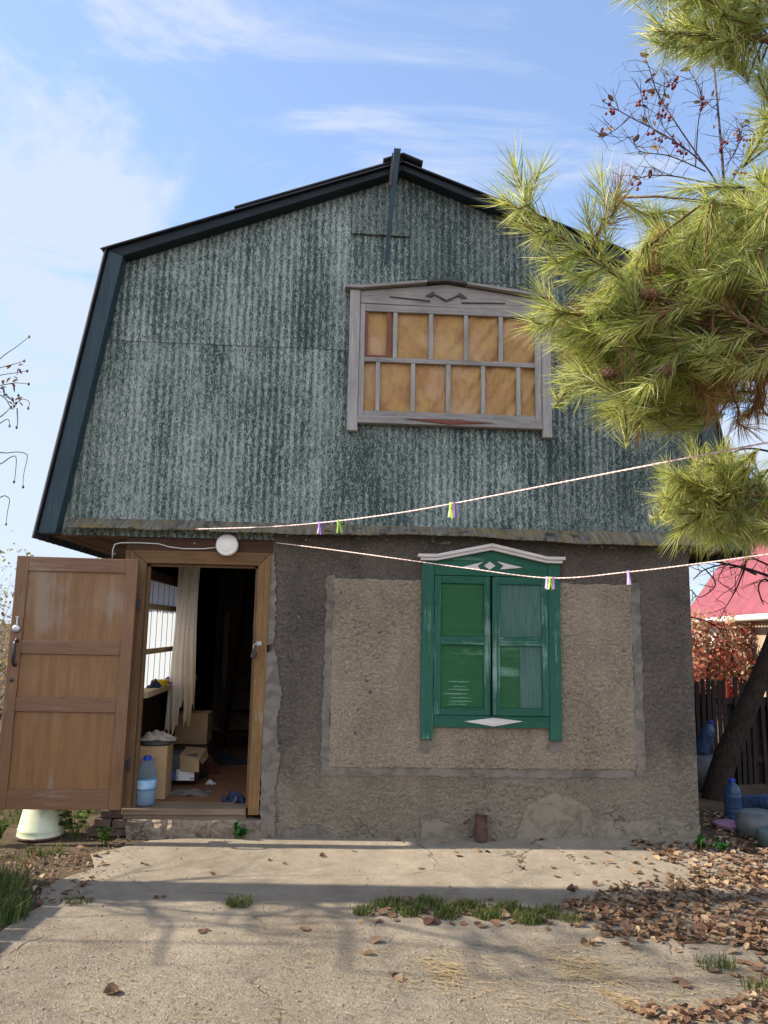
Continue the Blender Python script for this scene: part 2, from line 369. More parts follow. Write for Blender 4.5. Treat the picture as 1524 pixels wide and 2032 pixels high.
# ------------------------------------------------------------------ mesh builder
OFF = {}
class MB:
    def __init__(s): s.v, s.f, s.mi = [], [], []
    def add(s, vs, fs, mi=0):
        o = len(s.v); s.v += [tuple(q) for q in vs]
        s.f += [tuple(i + o for i in q) for q in fs]; s.mi += [mi] * len(fs)
        return s
    def box(s, x0, x1, y0, y1, z0, z1, mi=0, rot=None, piv=None):
        vs = [Vector((x, y, z)) for z in (z0, z1) for y in (y0, y1) for x in (x0, x1)]
        if rot is not None:
            p = Vector(piv) if piv is not None else Vector(((x0 + x1) / 2, (y0 + y1) / 2, (z0 + z1) / 2))
            m = Euler(rot).to_matrix(); vs = [m @ (q - p) + p for q in vs]
        return s.add(vs, [(0, 2, 3, 1), (4, 5, 7, 6), (0, 1, 5, 4), (1, 3, 7, 5), (3, 2, 6, 7), (2, 0, 4, 6)], mi)
    def prism(s, poly, y0, y1, mi=0):
        """Polygon in (x, z), counter-clockwise seen from -Y, pushed along Y."""
        a = sum(poly[i][0] * poly[(i + 1) % len(poly)][1] - poly[(i + 1) % len(poly)][0] * poly[i][1] for i in range(len(poly)))
        if a < 0: poly = poly[::-1]
        n = len(poly)
        vs = [(x, y0, z) for x, z in poly] + [(x, y1, z) for x, z in poly]
        fs = [tuple(range(n)), tuple(range(2 * n - 1, n - 1, -1))]
        fs += [((i + 1) % n, i, i + n, (i + 1) % n + n) for i in range(n)]
        return s.add(vs, fs, mi)
    def tube(s, pts, r, n=8, mi=0, cap=True):
        pts = [Vector(p) for p in pts]
        rs = r if isinstance(r, (list, tuple)) else [r] * len(pts)
        vs, fs = [], []
        prev = None
        for i, p in enumerate(pts):
            d = (pts[min(i + 1, len(pts) - 1)] - pts[max(i - 1, 0)]).normalized()
            if prev is None:
                a = d.cross(Vector((0, 0, 1)) if abs(d.z) < 0.9 else Vector((1, 0, 0))).normalized()
            else:
                a = (prev - d * prev.dot(d)).normalized()
            prev = a; b = d.cross(a)
            for k in range(n):
                t = 2 * math.pi * k / n
                vs.append(p + (a * math.cos(t) + b * math.sin(t)) * rs[i])
        for i in range(len(pts) - 1):
            for k in range(n):
                fs.append((i * n + k, i * n + (k + 1) % n, (i + 1) * n + (k + 1) % n, (i + 1) * n + k))
        if cap:
            fs.append(tuple(range(n - 1, -1, -1))); fs.append(tuple(range((len(pts) - 1) * n, len(pts) * n)))
        return s.add(vs, fs, mi)
    def lathe(s, prof, c, n=24, mi=0, axis='z'):
        vs, fs = [], []
        for r, h in prof:
            for k in range(n):
                t = 2 * math.pi * k / n
                q = (r * math.cos(t), r * math.sin(t), h)
                if axis == 'y': q = (q[0], -q[2], q[1])
                vs.append((c[0] + q[0], c[1] + q[1], c[2] + q[2]))
        m = len(prof)
        for i in range(m - 1):
            for k in range(n):
                fs.append((i * n + k, i * n + (k + 1) % n, (i + 1) * n + (k + 1) % n, (i + 1) * n + k))
        fs.append(tuple(range(n - 1, -1, -1))); fs.append(tuple(range((m - 1) * n, m * n)))
        return s.add(vs, fs, mi)
    def build(s, name, mats, parent=None, smooth=False, bevel=0.0, local=False):
        off = Vector((0, 0, 0)) if local or parent is None else OFF.get(parent.name, Vector((0, 0, 0)))
        me = bpy.data.meshes.new(name)
        me.from_pydata([(q[0] - off.x, q[1] - off.y, q[2] - off.z) for q in s.v], [], s.f)
        mats = mats if isinstance(mats, (list, tuple)) else [mats]
        for m in mats: me.materials.append(m)
        if len(mats) > 1: me.polygons.foreach_set('material_index', s.mi)
        if smooth: me.polygons.foreach_set('use_smooth', [True] * len(me.polygons))
        me.update()
        o = bpy.data.objects.new(name, me); COL.objects.link(o)
        if parent is not None:
            o.parent = parent; OFF[o.name] = off
        if bevel:
            b = o.modifiers.new('bevel', 'BEVEL'); b.width = bevel; b.segments = 2; b.limit_method = 'ANGLE'; b.angle_limit = R(40)
        return o
def tag(o, label=None, cat=None, group=None, kind=None):
    for k, v in (('label', label), ('category', cat), ('group', group), ('kind', kind)):
        if v: o[k] = v
    return o
def thing(name, label, cat, loc=(0, 0, 0), group=None):
    o = bpy.data.objects.new(name, None); COL.objects.link(o); o.location = loc
    o.empty_display_size = 0.2
    OFF[o.name] = Vector(loc)
    return tag(o, label, cat, group)
def copy_tree(o, parent=None):
    c = o.copy(); COL.objects.link(c)
    if parent is not None: c.parent = parent
    OFF[c.name] = OFF.get(o.name, Vector((0, 0, 0)))
    for ch in list(o.children): copy_tree(ch, c)
    return c
def jit(a): return rnd.uniform(-a, a)
def interp(pl, t):
    """Point at fraction t of a polyline."""
    L = [(pl[i + 1] - pl[i]).length for i in range(len(pl) - 1)]
    d = t * sum(L)
    for i, l in enumerate(L):
        if d <= l or i == len(L) - 1: return pl[i].lerp(pl[i + 1], min(1, d / max(l, 1e-6))), (pl[i + 1] - pl[i]).normalized()
        d -= l

# ------------------------------------------------------------------ ground
g = MB()
g.add([(-400, -400, -0.012), (400, -400, -0.012), (400, 700, -0.012), (-400, 700, -0.012)], [(0, 1, 2, 3)])
tag(g.build('ground', M['soil']), 'bare dark soil all round the yard', 'ground', kind='structure')
edge = [(-9, -9), (3.6, -9), (3.3, -3.2), (3.1, -1.9), (2.9, -0.9), (2.62, -0.16), (2.5, 0.05), (-0.9, 0.05), (-1.4, -0.02), (-1.75, -0.1), (-2.05, -0.45), (-1.98, -0.8), (-2.12, -1.15), (-2.02, -1.5), (-2.15, -2.0), (-2.6, -2.8), (-9, -3.4)]
g = MB()
poly = []
for i in range(len(edge)):
    a, b = Vector(edge[i]), Vector(edge[(i + 1) % len(edge)])
    n = max(1, int((b - a).length / 0.12)) if (b - a).length < 3 else 1
    for k in range(n):
        q = a.lerp(b, k / n); poly.append((q.x + (jit(0.03) if n > 1 else 0), q.y + (jit(0.02) if n > 1 else 0)))
N = len(poly)
g.add([(x, y, 0.0) for x, y in poly] + [(x, y, -0.03) for x, y in poly], [tuple(range(N))] + [(i, i + N, (i + 1) % N + N, (i + 1) % N) for i in range(N)])
tag(g.build('concrete_yard', M['concrete']), 'worn cracked concrete slab in front of the house', 'pavement', kind='structure')

# ------------------------------------------------------------------ the house
house = thing('dacha_house', 'small mansard house, dark green sheet gable over rough grey stucco, brown door open', 'house')
def part(mb, name, mats, parent=None, **k): return mb.build(name, mats, parent or house, **k)
BACK = 4.8
# lower walls (front stucco wall, sides, back), hollow
def relief(mb, x0, x1, z0, z1, y, back, res, amp, f, seed, broad=0.0, ragged=0.0, gaps=()):
    nx, nz = int((x1 - x0) / res), int((z1 - z0) / res); vs, fs = [], []
    for i in range(nx + 1):
        for j in range(nz + 1):
            x, z = x0 + (x1 - x0) * i / nx, z0 + (z1 - z0) * j / nz
            q = Vector((x * f, z * f * 1.15, seed)); q = q + noise.noise_vector(q * 0.45) * 0.9
            h = 1 - abs(noise.noise(q)) * 2.2 + 0.5 * noise.noise(q * 2.3)
            h2 = noise.noise(Vector((x * 2.1, z * 2.1, seed + 9)))
            a = amp * (0.75 + 0.7 * h2); e = min(i, nx - i, j, nz - j)
            yy = y - a * h * 0.5 - broad * noise.noise(Vector((x * 5, z * 7, seed + 3)))
            for gx, gw in gaps: yy += 0.05 * max(0, 1 - abs(x - gx + 0.02 * noise.noise(Vector((0, z * 20, gx)))) / gw)
            ox = oz = 0
            if e == 0:
                yy = y + 0.004
                if ragged:
                    ox = ragged * noise.noise(Vector((x * 14, z * 14, 1.5 + seed))); oz = ragged * noise.noise(Vector((x * 14, z * 14, 7.5 + seed)))
            vs.append((x + ox, yy, z + oz))
    for i in range(nx):
        for j in range(nz): k = i * (nz + 1) + j; fs.append((k, k + nz + 1, k + nz + 2, k + 1))
    mb.add(vs, fs)
    if back > y + 0.005: mb.box(x0 + 0.001, x1 - 0.001, y + 0.0045, back, z0 + 0.001, z1 - 0.001)
m = MB()
relief(m, -0.93, 2.535, -0.06, 2.42, 0.0, 0.22, 0.0085, 0.018, 28, 2.0)
part(m, 'stucco_wall', M['stucco_dark'], smooth=True)
m = MB()
m.box(2.30, 2.535, 0.224, BACK, -0.06, 2.42).box(-2.1, 2.298, BACK - 0.2, BACK, -0.06, 2.42).box(-0.90, -0.70, 0.224, 2.55, -0.06, 2.42)
part(m, 'side_wall', M['stucco_dark'])
# panel with its smooth border band, laid proud of the wall
def uneven(poly, amp, step):
    out = []
    for i in range(len(poly)):
        a, b = Vector(poly[i]), Vector(poly[(i + 1) % len(poly)])
        n = max(1, int((b - a).length / step))
        for k in range(n):
            q = a.lerp(b, k / n); out.append((q.x + jit(amp), q.y + jit(amp)))
    return out
m = MB()
bx0, bx1, bz0, bz1, t = -0.485, 2.105, 0.462, 2.02, 0.060
def strip(poly): m.prism(uneven(poly, 0.009, 0.04), -0.0085, -0.003)
strip([(bx0, bz0), (bx0 + t, bz0), (bx0 + t, bz1), (bx0, bz1)])
strip([(bx1 - t - 0.015, bz0), (bx1, bz0), (bx1, bz1), (bx1 - t - 0.015, bz1)])
strip([(bx0 + t + .008, bz0), (bx1 - t - 0.023, bz0), (bx1 - t - 0.023, bz0 + t), (bx0 + t + .008, bz0 + t)])
part(m, 'plaster_border', M['plaster'])
m = MB()
relief(m, bx0 + t - .002, bx1 - t - 0.013, bz0 + t - .002, bz1 - 0.02, -0.010, -0.010, 0.008, 0.021, 28, 5.0, 0.0, 0.012)
part(m, 'stucco_panel', M['stucco_tan'], smooth=True)
# bare patches along the foot, beside the door and under the window casings
def patch(pxs, th=0.007, mat='plaster_pale', y=-0.009):
    mm = MB(); pts = [fac(a, b, 0) for a, b in pxs]
    mm.prism(uneven([(q.x, q.z) for q in pts], 0.010, 0.018), y - th, y)
    part(mm, 'plaster_patch', M[mat])
patch([(1022, 1668), (1032, 1630), (1045, 1598), (1075, 1580), (1098, 1572), (1130, 1582), (1162, 1596), (1178, 1622), (1235, 1632), (1300, 1622), (1386, 1636), (1388, 1668)])
patch([(836, 1668), (838, 1640), (835, 1626), (860, 1622), (885, 1632), (900, 1646), (925, 1652), (938, 1668)], 0.006)
patch([(556, 1668), (562, 1648), (590, 1645), (612, 1636), (640, 1640), (648, 1656), (660, 1668)], 0.008, 'plaster')
patch([(833, 1468), (858, 1468), (862, 1482), (846, 1497), (830, 1490)], 0.014, 'plaster', -0.006)
patch([(1088, 1469), (1114, 1469), (1116, 1486), (1100, 1494), (1085, 1486)], 0.014, 'plaster', -0.006)
patch([(516, 1663), (519, 1420), (528, 1300), (545, 1285), (553, 1330), (560, 1380), (548, 1440), (556, 1500), (546, 1560), (548, 1663)], 0.012, 'plaster')
patch([(524, 1280), (530, 1100), (545, 1098), (548, 1180), (544, 1275)], 0.008, 'plaster')
# plinth under the door: rubble lumps of concrete and old bricks
m = MB()
relief(m, -1.945, -0.932, -0.05, 0.132, -0.028, 0.19, 0.012, 0.012, 16, 8.0, 0.022, 0.012, ((-1.63, 0.012), (-1.33, 0.02), (-1.07, 0.012)))
part(m, 'plinth', M['plaster_foot'], smooth=True)
m = MB()
for x0, x1, z0, z1 in ((-2.24, -2.1, 0.0, 0.06), (-2.09, -1.95, 0.0, 0.058), (-2.2, -2.07, 0.066, 0.13), (-2.06, -1.945, 0.064, 0.125), (-2.16, -1.95, 0.134, 0.19)):
    m.box(x0, x1, -0.01 + jit(0.02), 0.25, z0, z1, rot=(0, jit(0.03), jit(0.04)))
part(m, 'brick_footing', M['brick'], bevel=0.008)
# timber part round the door
m = MB()
m.box(-2.1, -0.93, 0.01, 0.2, 2.30, 2.43).box(-2.1, -0.93, 0.0, 0.2, 2.195, 2.296)
part(m, 'lintel_board', M['lintel'], bevel=0.004)
m = MB(); m.box(-2.1, -2.06, 0.0, 0.2, 0.19, 2.193); part(m, 'corner_post', M['jamb'], bevel=0.004)
fr = MB()
fr.prism([(-2.055, 0.20), (-1.925, 0.20), (-1.925, 2.085), (-2.055, 2.19)], -0.022, 0.16, 0)
fr.prism([(-2.055, 2.193), (-1.925, 2.088), (-1.035, 2.088), (-0.935, 2.193)], -0.022, 0.16, 1)
fr.prism([(-0.935, 2.19), (-1.035, 2.085), (-1.035, 0.168), (-0.953, 0.168)], -0.03, 0.16, 2)
fr.box(-1.924, -1.90, 0.02, 0.06, 0.21, 2.066, 3).box(-1.06, -1.036, 0.02, 0.06, 0.21, 2.066, 3).box(-1.899, -1.061, 0.02, 0.06, 2.066, 2.087, 3)
part(fr, 'door_frame', [M['jamb'], M['casing_x'], M['jamb_ochre'], M['jamb']], bevel=0.004)
m = MB(); m.box(-1.99, -1.052, -0.035, 0.2, 0.165, 0.213).box(-1.985, -1.05, -0.012, 0.2, 0.128, 0.163)
part(m, 'threshold', M['sill'], bevel=0.006)
# padlock eye / staple on the jamb belongs to the frame; open door leaf
DX0, DX1 = -2.868, -1.955
DY0, DY1 = -0.185, -0.14
def dtilt(mb):
    p = Vector((DX1, -0.14, 1.1)); e = Euler((0, R(0.35), R(1.6))).to_matrix()
    mb.v = [tuple(e @ (Vector(q) - p) + p) for q in mb.v]; return mb
d = MB()
d.box(DX0, DX0 + 0.088, DY0, DY1, 0.232, 2.102, 0).box(DX1 - 0.09, DX1, DY0, DY1, 0.232, 2.102, 0)
for z0, z1 in ((1.99, 2.10), (1.362, 1.463), (0.935, 1.04), (0.234, 0.375)):
    d.box(DX0 + 0.0885, DX1 - 0.0905, DY0 + 0.002, DY1, z0, z1, 1)
door = part(dtilt(d), 'door', [M['door'], M['door_x']], bevel=0.004)
for z0, z1 in ((1.464, 1.989), (1.041, 1.361), (0.376, 0.934)):
    d = MB(); d.box(DX0 + 0.089, DX1 - 0.091, DY0 + 0.018, DY1 - 0.012, z0, z1)
    part(dtilt(d), 'door_panel', M['door_panel'], door)
d = MB(); hx = DX0 + 0.046
d.lathe([(0.004, 0.0), (0.030, 0.002), (0.032, 0.010), (0.024, 0.016), (0.010, 0.017)], (hx, DY0, 1.545), 20, axis='y')
part(dtilt(d), 'lock_rosette', M['steel'], door, smooth=True)
d = MB(); d.box(hx - 0.006, hx + 0.006, DY0 - 0.006, DY0 - 0.001, 1.575, 1.635).box(hx - 0.014, hx + 0.014, DY0 - 0.008, DY0 - 0.001, 1.632, 1.640)
part(dtilt(d), 'latch_slot', M['steel'], door)
d = MB(); hh = hx + 0.012
d.tube([(hh, DY0, 1.458), (hh, DY0 - 0.03, 1.455), (hh, DY0 - 0.042, 1.43), (hh, DY0 - 0.044, 1.36), (hh, DY0 - 0.042, 1.305), (hh, DY0 - 0.03, 1.283), (hh, DY0, 1.28)], [0.010, 0.011, 0.013, 0.015, 0.013, 0.011, 0.010], 10)
d.lathe([(0.004, 0), (0.018, 0.001), (0.016, 0.007), (0.006, 0.008)], (hh, DY0, 1.458), 14, axis='y').lathe([(0.004, 0), (0.018, 0.001), (0.016, 0.007), (0.006, 0.008)], (hh, DY0, 1.28), 14, axis='y')
part(dtilt(d), 'door_handle', M['iron'], door, smooth=True)
d = MB(); d.lathe([(0.003, 0.0), (0.016, 0.001), (0.016, 0.006), (0.007, 0.007)], (hx, DY0, 1.165), 14, axis='y').box(hx - 0.003, hx + 0.003, DY0 - 0.009, DY0 - 0.007, 1.150, 1.166)
part(dtilt(d), 'keyhole', M['iron'], door, smooth=False)
for z in (0.55, 1.75):
    d = MB(); d.tube([(DX1 + 0.012, -0.10, z - 0.05), (DX1 + 0.012, -0.10, z + 0.05)], 0.011, 8).box(DX1 - 0.03, DX1 + 0.012, -0.138, -0.10, z - 0.04, z + 0.04)
    part(d, 'hinge', M['iron'], door)
d = MB(); d.box(-1.02, -0.985, -0.036, -0.0305, 1.455, 1.485).tube([(-1.012, -0.036, 1.468), (-1.012, -0.06, 1.468), (-1.024, -0.062, 1.462), (-1.03, -0.04, 1.462)], 0.004, 6)
part(d, 'lock_staple', M['steel'])

# interior of the porch behind the door
m = MB(); m.box(-2.06, -0.905, 0.205, 2.7, 0.15, 0.205).box(-2.06, 2.29, 2.701, BACK - 0.21, 0.15, 0.203)
part(m, 'porch_floor', M['floor'])
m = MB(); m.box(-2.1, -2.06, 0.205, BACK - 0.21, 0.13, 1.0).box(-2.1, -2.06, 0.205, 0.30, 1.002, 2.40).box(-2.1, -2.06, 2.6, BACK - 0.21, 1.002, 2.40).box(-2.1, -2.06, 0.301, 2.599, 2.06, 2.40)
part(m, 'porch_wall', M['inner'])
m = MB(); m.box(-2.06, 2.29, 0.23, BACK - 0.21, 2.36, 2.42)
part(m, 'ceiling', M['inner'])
m = MB(); m.box(-2.055, -2.005, 0.31, 2.58, 1.99, 2.07); part(m, 'window_beam', M['soffit'])
g_ = G('white_corrugated_plastic', 0.5, 0.3)
cc = (0.47, 0.51, 0.57, 1)
g_.done(cc); g_.translucent(cc, 0.62); M['poly'] = g_.m
m = MB()
ny = 96; vs = []; fs = []
for i in range(ny + 1):
    y = 0.302 + 2.296 * i / ny; xo = -2.082 + 0.006 * math.sin(y * 2 * math.pi / 0.095)
    vs += [(xo, y, 1.003), (xo, y, 2.058)]
for i in range(ny): fs.append((2 * i, 2 * i + 2, 2 * i + 3, 2 * i + 1))
m.add(vs, fs); part(m, 'plastic_glazing', M['poly'], smooth=True)
M['seam_shade'] = plain('grey_seam_shade', (0.10, 0.11, 0.13), 0.6, 0.1)  # dark strips in place of the shadow lines at the sheet seams
for i in range(10):
    y = 0.42 + 0.225 * i; m = MB(); m.prism([(-2.0745, 1.004), (-2.071, 1.004), (-2.071, 2.056), (-2.0745, 2.056)], y, y + 0.008); part(m, 'seam_shade_strip', M['seam_shade'])
m = MB(); m.box(-2.058, -2.02, 0.31, 2.58, 1.345, 1.39).box(-2.058, -2.02, 0.31, 2.58, 1.735, 1.785); part(m, 'glazing_rail', M['cream_wood'])
m = MB()
for i in range(9):
    z = 0.205 + 0.21 * (i + 1); y = 2.75 + 0.19 * i
    m.box(-1.62, -1.0, y, y + 0.22, z - 0.035, z)
m.box(-1.68, -1.625, 2.7, 2.76, 0.205, 1.75)
for sx in (-1.67, -0.995):
    m.add([(sx, 2.72, .21), (sx + .04, 2.72, .21), (sx, 2.9, .21), (sx + .04, 2.9, .21), (sx, 4.45, 2.1), (sx + .04, 4.45, 2.1), (sx, 4.45, 2.3), (sx + .04, 4.45, 2.3)],
          [(0, 1, 5, 4), (2, 6, 7, 3), (0, 4, 6, 2), (1, 3, 7, 5), (0, 2, 3, 1), (4, 5, 7, 6)])
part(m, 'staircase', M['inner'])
# right porch wall is side_wall; shade hole between porch and room stays open

# gable cladding
L0, L1, AP, R1, R0 = (-2.754, 2.295), (-2.375, 4.685), (0.070, 5.594), (2.508, 4.69), (2.963, 2.295)
l0, l1, ap, r1, r0 = (-2.618, 2.30), (-2.256, 4.637), (0.070, 5.541), (2.372, 4.637), (2.811, 2.30)
m = MB(); m.prism([(-2.70, 2.30), (2.90, 2.30), (2.45, 4.655), (0.070, 5.56), (-2.325, 4.65)], 0.0, 0.12)
part(m, 'gable_cladding', M['gable'])
m = MB(); m.prism([(-2.36, 3.945), (-0.362, 3.938), (-0.362, 5.36), (-2.27, 4.63)], -0.007, -0.0005)
part(m, 'gable_sheet', M['gable2'])
m = MB(); m.prism([(0.155, 4.60), (2.38, 4.60), (2.37, 4.64), (0.155, 5.48)], -0.006, -0.0005)
part(m, 'gable_sheet', M['gable3'])
m = MB(); m.prism([(1.34, 2.44), (2.76, 2.44), (2.38, 4.595), (1.34, 4.595)], -0.0055, -0.0005)
part(m, 'gable_sheet', M['gable3'])
m = MB(); m.prism([(0.22, 2.44), (1.33, 2.44), (1.33, 3.20), (0.22, 3.22)], -0.005, -0.0005)
part(m, 'gable_sheet', M['gable'])
m = MB(); m.prism([(-0.355, 4.992), (0.150, 4.985), (0.152, 5.44), (-0.352, 5.34)], -0.026, -0.008)
part(m, 'patch_sheet', M['gable3'])
# barge boards
def ring(a, b, c, d_): 
    mm = MB(); mm.prism([a, b, c, d_], -0.13, -0.008); return mm
part(ring(L0, l0, l1, L1), 'bargeboard', M['trim'], bevel=0.005)
part(ring((L1[0] + .001, L1[1] + .001), (l1[0] + .001, l1[1] + .001), ap, AP), 'bargeboard', M['trim_x'], bevel=0.005)
part(ring(AP, ap, (r1[0], r1[1] + .001), (R1[0], R1[1] + .001)), 'bargeboard', M['trim_x'], bevel=0.005)
part(ring(R1, r1, r0, R0), 'bargeboard', M['trim'], bevel=0.005)
# corrugated slate roof: four slopes
def slope(a, b, y0, y1, side, th=0.012, over0=0.0, over1=0.05):
    mm = MB(); a, b = Vector((a[0], a[1])), Vector((b[0], b[1]))
    d_ = (b - a).normalized(); nrm = Vector((-d_.y, d_.x)) * side
    a2, b2 = a - d_ * over0, b + d_ * over1
    ny = int((y1 - y0) / 0.03); rows = 3
    for s_, o in ((0, 0.018), (1, 0.018 + th)):
        pass
    vs, fs = [], []
    for i in range(ny + 1):
        y = y0 + (y1 - y0) * i / ny; wv = 0.016 * math.sin(y * 2 * math.pi / 0.14)
        for p in (a2, b2):
            for o in (0.018, 0.018 + th):
                q = p + nrm * (o + wv); vs.append((q.x, y, q.y))
    for i in range(ny):
        k, j = 4 * i, 4 * (i + 1)
        fs += [(k, j, j + 2, k + 2), (k + 1, k + 3, j + 3, j + 1), (k, k + 1, j + 1, j), (k + 2, j + 2, j + 3, k + 3)]
    fs += [(0, 2, 3, 1), (4 * ny, 4 * ny + 1, 4 * ny + 3, 4 * ny + 2)]
    mm.add(vs, fs); return part(mm, 'roof_slope', M['slate'], smooth=False)
slope(L0, L1, -0.155, BACK + 0.2, 1, over0=0.045, over1=0.0)
slope(L1, AP, -0.165, BACK + 0.2, 1, over0=0.06, over1=0.0)
mid = (L1[0] + (AP[0] - L1[0]) * 0.42, L1[1] + (AP[1] - L1[1]) * 0.42 + 0.028)
slope(mid, (AP[0], AP[1] + .028), -0.16, BACK + 0.2, 1, over0=0.0, over1=0.0)
slope(R1, AP, -0.165, BACK + 0.2, -1, over0=0.06, over1=0.0)
slope(R0, R1, -0.155, BACK + 0.2, -1, over0=0.045, over1=0.0)
m = MB()
m.prism([(-0.10, 5.594), (0.070, 5.656), (0.24, 5.591), (0.243, 5.601), (0.070, 5.669), (-0.103, 5.604)], -0.19, BACK + 0.2)
part(m, 'ridge_cap', M['slate'])
# leaning plank at the peak
a, b = Vector((0.017, -0.205, 5.685)), Vector((-0.057, -0.05, 4.70))
m = MB()
for k, (p, hw) in enumerate(((a, 0.032), (b, 0.014))):
    pass
ux = Vector((1, 0, -0.02)); uy = Vector((0, -0.28, -0.05)).normalized() * 0.022
vs = [a - ux * .03, a + ux * .03, a + ux * .03 + uy, a - ux * .03 + uy, b - ux * .014, b + ux * .014, b + ux * .014 + uy, b - ux * .014 + uy]
m.add(vs, [(0, 1, 2, 3), (7, 6, 5, 4), (0, 4, 5, 1), (1, 5, 6, 2), (2, 6, 7, 3), (3, 7, 4, 0)])
part(m, 'peak_plank', M['trim'], bevel=0.004)
m = MB(); m.box(-0.040, -0.016, -0.205, -0.183, 5.35, 5.65, rot=(0, R(5), 0)); part(m, 'peak_plank', M['rotwood'])
# soffit under the overhanging eaves
m = MB()
for i in range(5): m.box(-2.69 + 0.118 * i, -2.69 + 0.118 * i + 0.114, 0.0, BACK, 2.285 + 0.004 * (i % 2), 2.303)
part(m, 'soffit', M['soffit'])
m = MB(); m.box(2.54, 2.87, 0.0, BACK, 2.288, 2.303)
part(m, 'soffit', M['soffit'])
# mossy ledge: sloping strip of corrugated slate along the foot of the gable
m = MB(); nx = 240; vs, fs = [], []
for i in range(nx + 1):
    x = -2.535 + (2.70 + 2.535) * i / nx
    wv = 0.0025 * math.sin(x * 2 * math.pi / 0.07) + 0.007 * math.sin(x * 3.1) + 0.004 * math.sin(x * 11)
    zz = 2.352 + 0.012 * math.sin(x * 1.7 + 1) - 0.006 * x
    vs += [(x, -0.012, 2.440 + wv * 0.3), (x, -0.15 + wv * 0.3, zz + wv), (x, -0.15 + wv * 0.3, zz + wv - 0.012), (x, -0.012, 2.415)]
for i in range(nx):
    k, j = 4 * i, 4 * i + 4
    fs += [(k, k + 1, j + 1, j), (k + 1, k + 2, j + 2, j + 1), (k + 2, k + 3, j + 3, j + 2)]
fs += [(0, 3, 2, 1), (4 * nx, 4 * nx + 1, 4 * nx + 2, 4 * nx + 3)]
m.add(vs, fs); part(m, 'mossy_ledge', M['moss'])

# upper window
uw = MB(); vs, fs = [], []; NX, NZ = 110, 60
for i in range(NX + 1):
    for j in range(NZ + 1):
        x = -0.262 + 1.532 * i / NX; z = 3.338 + 0.99 * j / NZ
        k = max(0.0, min(1.0, (x - 0.25) / 0.8)); q = x * 0.80 - z * 0.60
        f_ = 0.0085 * k * math.sin(q * 42 + 1.2 * math.sin(z * 5)) + 0.005 * k * math.sin(q * 71 + x * 3) + 0.0022 * math.sin(x * 9 + z * 6) + 0.0016 * math.sin(z * 21 - x * 13)
        vs.append((x, -0.0135 + max(-0.011, min(0.011, f_)), z))
for i in range(NX):
    for j in range(NZ): k = i * (NZ + 1) + j; fs.append((k, k + NZ + 1, k + NZ + 2, k + 1))
uw.add(vs, fs)
win = part(uw, 'gable_window', M['orange'], smooth=True)
def sub(mb, name, mats, parent, **k): return mb.build(name, mats, parent, **k)
m = MB(); m.box(-0.355, -0.268, -0.07, -0.008, 3.222, 4.455); sub(m, 'casing', M['greywood_z'], win, bevel=0.004)
m = MB(); m.box(1.293, 1.372, -0.07, -0.008, 3.215, 4.43); sub(m, 'casing', M['greywood_z'], win, bevel=0.004)
m = MB(); m.prism([(-0.266, 4.345), (1.291, 4.335), (1.291, 4.44), (0.47, 4.545), (-0.266, 4.455)], -0.0505, -0.008); sub(m, 'head_board', M['greywood'], win, bevel=0.004)
m = MB()
m.prism([(-0.40, 4.462), (-0.27, 4.462), (0.30, 4.535), (0.30, 4.558), (-0.27, 4.492), (-0.40, 4.492)], -0.10, -0.004)
m.prism([(0.302, 4.535), (0.47, 4.552), (0.64, 4.534), (0.64, 4.558), (0.47, 4.574), (0.302, 4.558)], -0.105, -0.004, 1)
m.prism([(0.642, 4.534), (1.29, 4.452), (1.41, 4.447), (1.41, 4.475), (1.29, 4.48), (0.642, 4.558)], -0.10, -0.004)
sub(m, 'cornice', [M['greywood'], M['rotwood']], win, bevel=0.004)
def lozenge(mb, pts, y0, y1, mi=0): mb.prism(pts, y0, y1, mi)
m = MB()
m.prism([(-0.02, 4.408), (0.33, 4.378), (0.33, 4.392), (-0.02, 4.414)], -0.062, -0.051)
m.prism([(0.98, 4.39), (0.60, 4.375), (0.60, 4.389), (0.98, 4.397)], -0.062, -0.051)
m.prism([(0.29, 4.43), (0.36, 4.475), (0.37, 4.44), (0.335, 4.42)], -0.064, -0.051)
m.prism([(0.65, 4.425), (0.58, 4.475), (0.57, 4.44), (0.605, 4.42)], -0.064, -0.051)
m.prism([(0.36, 4.445), (0.47, 4.385), (0.58, 4.445), (0.56, 4.445), (0.47, 4.40), (0.38, 4.445)], -0.066, -0.051)
sub(m, 'carved_ornament', M['rotwood'], win, bevel=0.002)
m = MB()
m.box(-0.266, -0.222, -0.054, -0.026, 3.34, 4.34).box(1.238, 1.291, -0.054, -0.026, 3.34, 4.33)
m.box(-0.221, 1.237, -0.052, -0.026, 4.275, 4.338, 1).box(-0.221, 1.237, -0.052, -0.026, 3.828, 3.868, 1).box(-0.221, 1.237, -0.050, -0.026, 3.342, 3.402, 1)
sub(m, 'window_frame', [M['greywood_z'], M['greywood']], win, bevel=0.003)
for x in (0.036, 0.342, 0.642, 0.943):
    m = MB(); m.box(x - 0.018, x + 0.018, -0.048, -0.026, 3.869, 4.274); sub(m, 'glazing_bar', M['greywood_z'], win, bevel=0.003)
for x in (-0.104, 0.193, 0.493, 0.789, 1.092):
    m = MB(); m.box(x - 0.018, x + 0.018, -0.048, -0.026, 3.403, 3.827); sub(m, 'glazing_bar', M['greywood_z'], win, bevel=0.003)
m = MB(); m.box(-0.218, -0.196, -0.044, -0.027, 3.872, 4.27).box(-0.035, 0.0, -0.044, -0.027, 3.872, 4.27).box(-0.195, -0.036, -0.044, -0.027, 3.872, 3.89)
sub(m, 'vent_frame', M['redwood'], win)
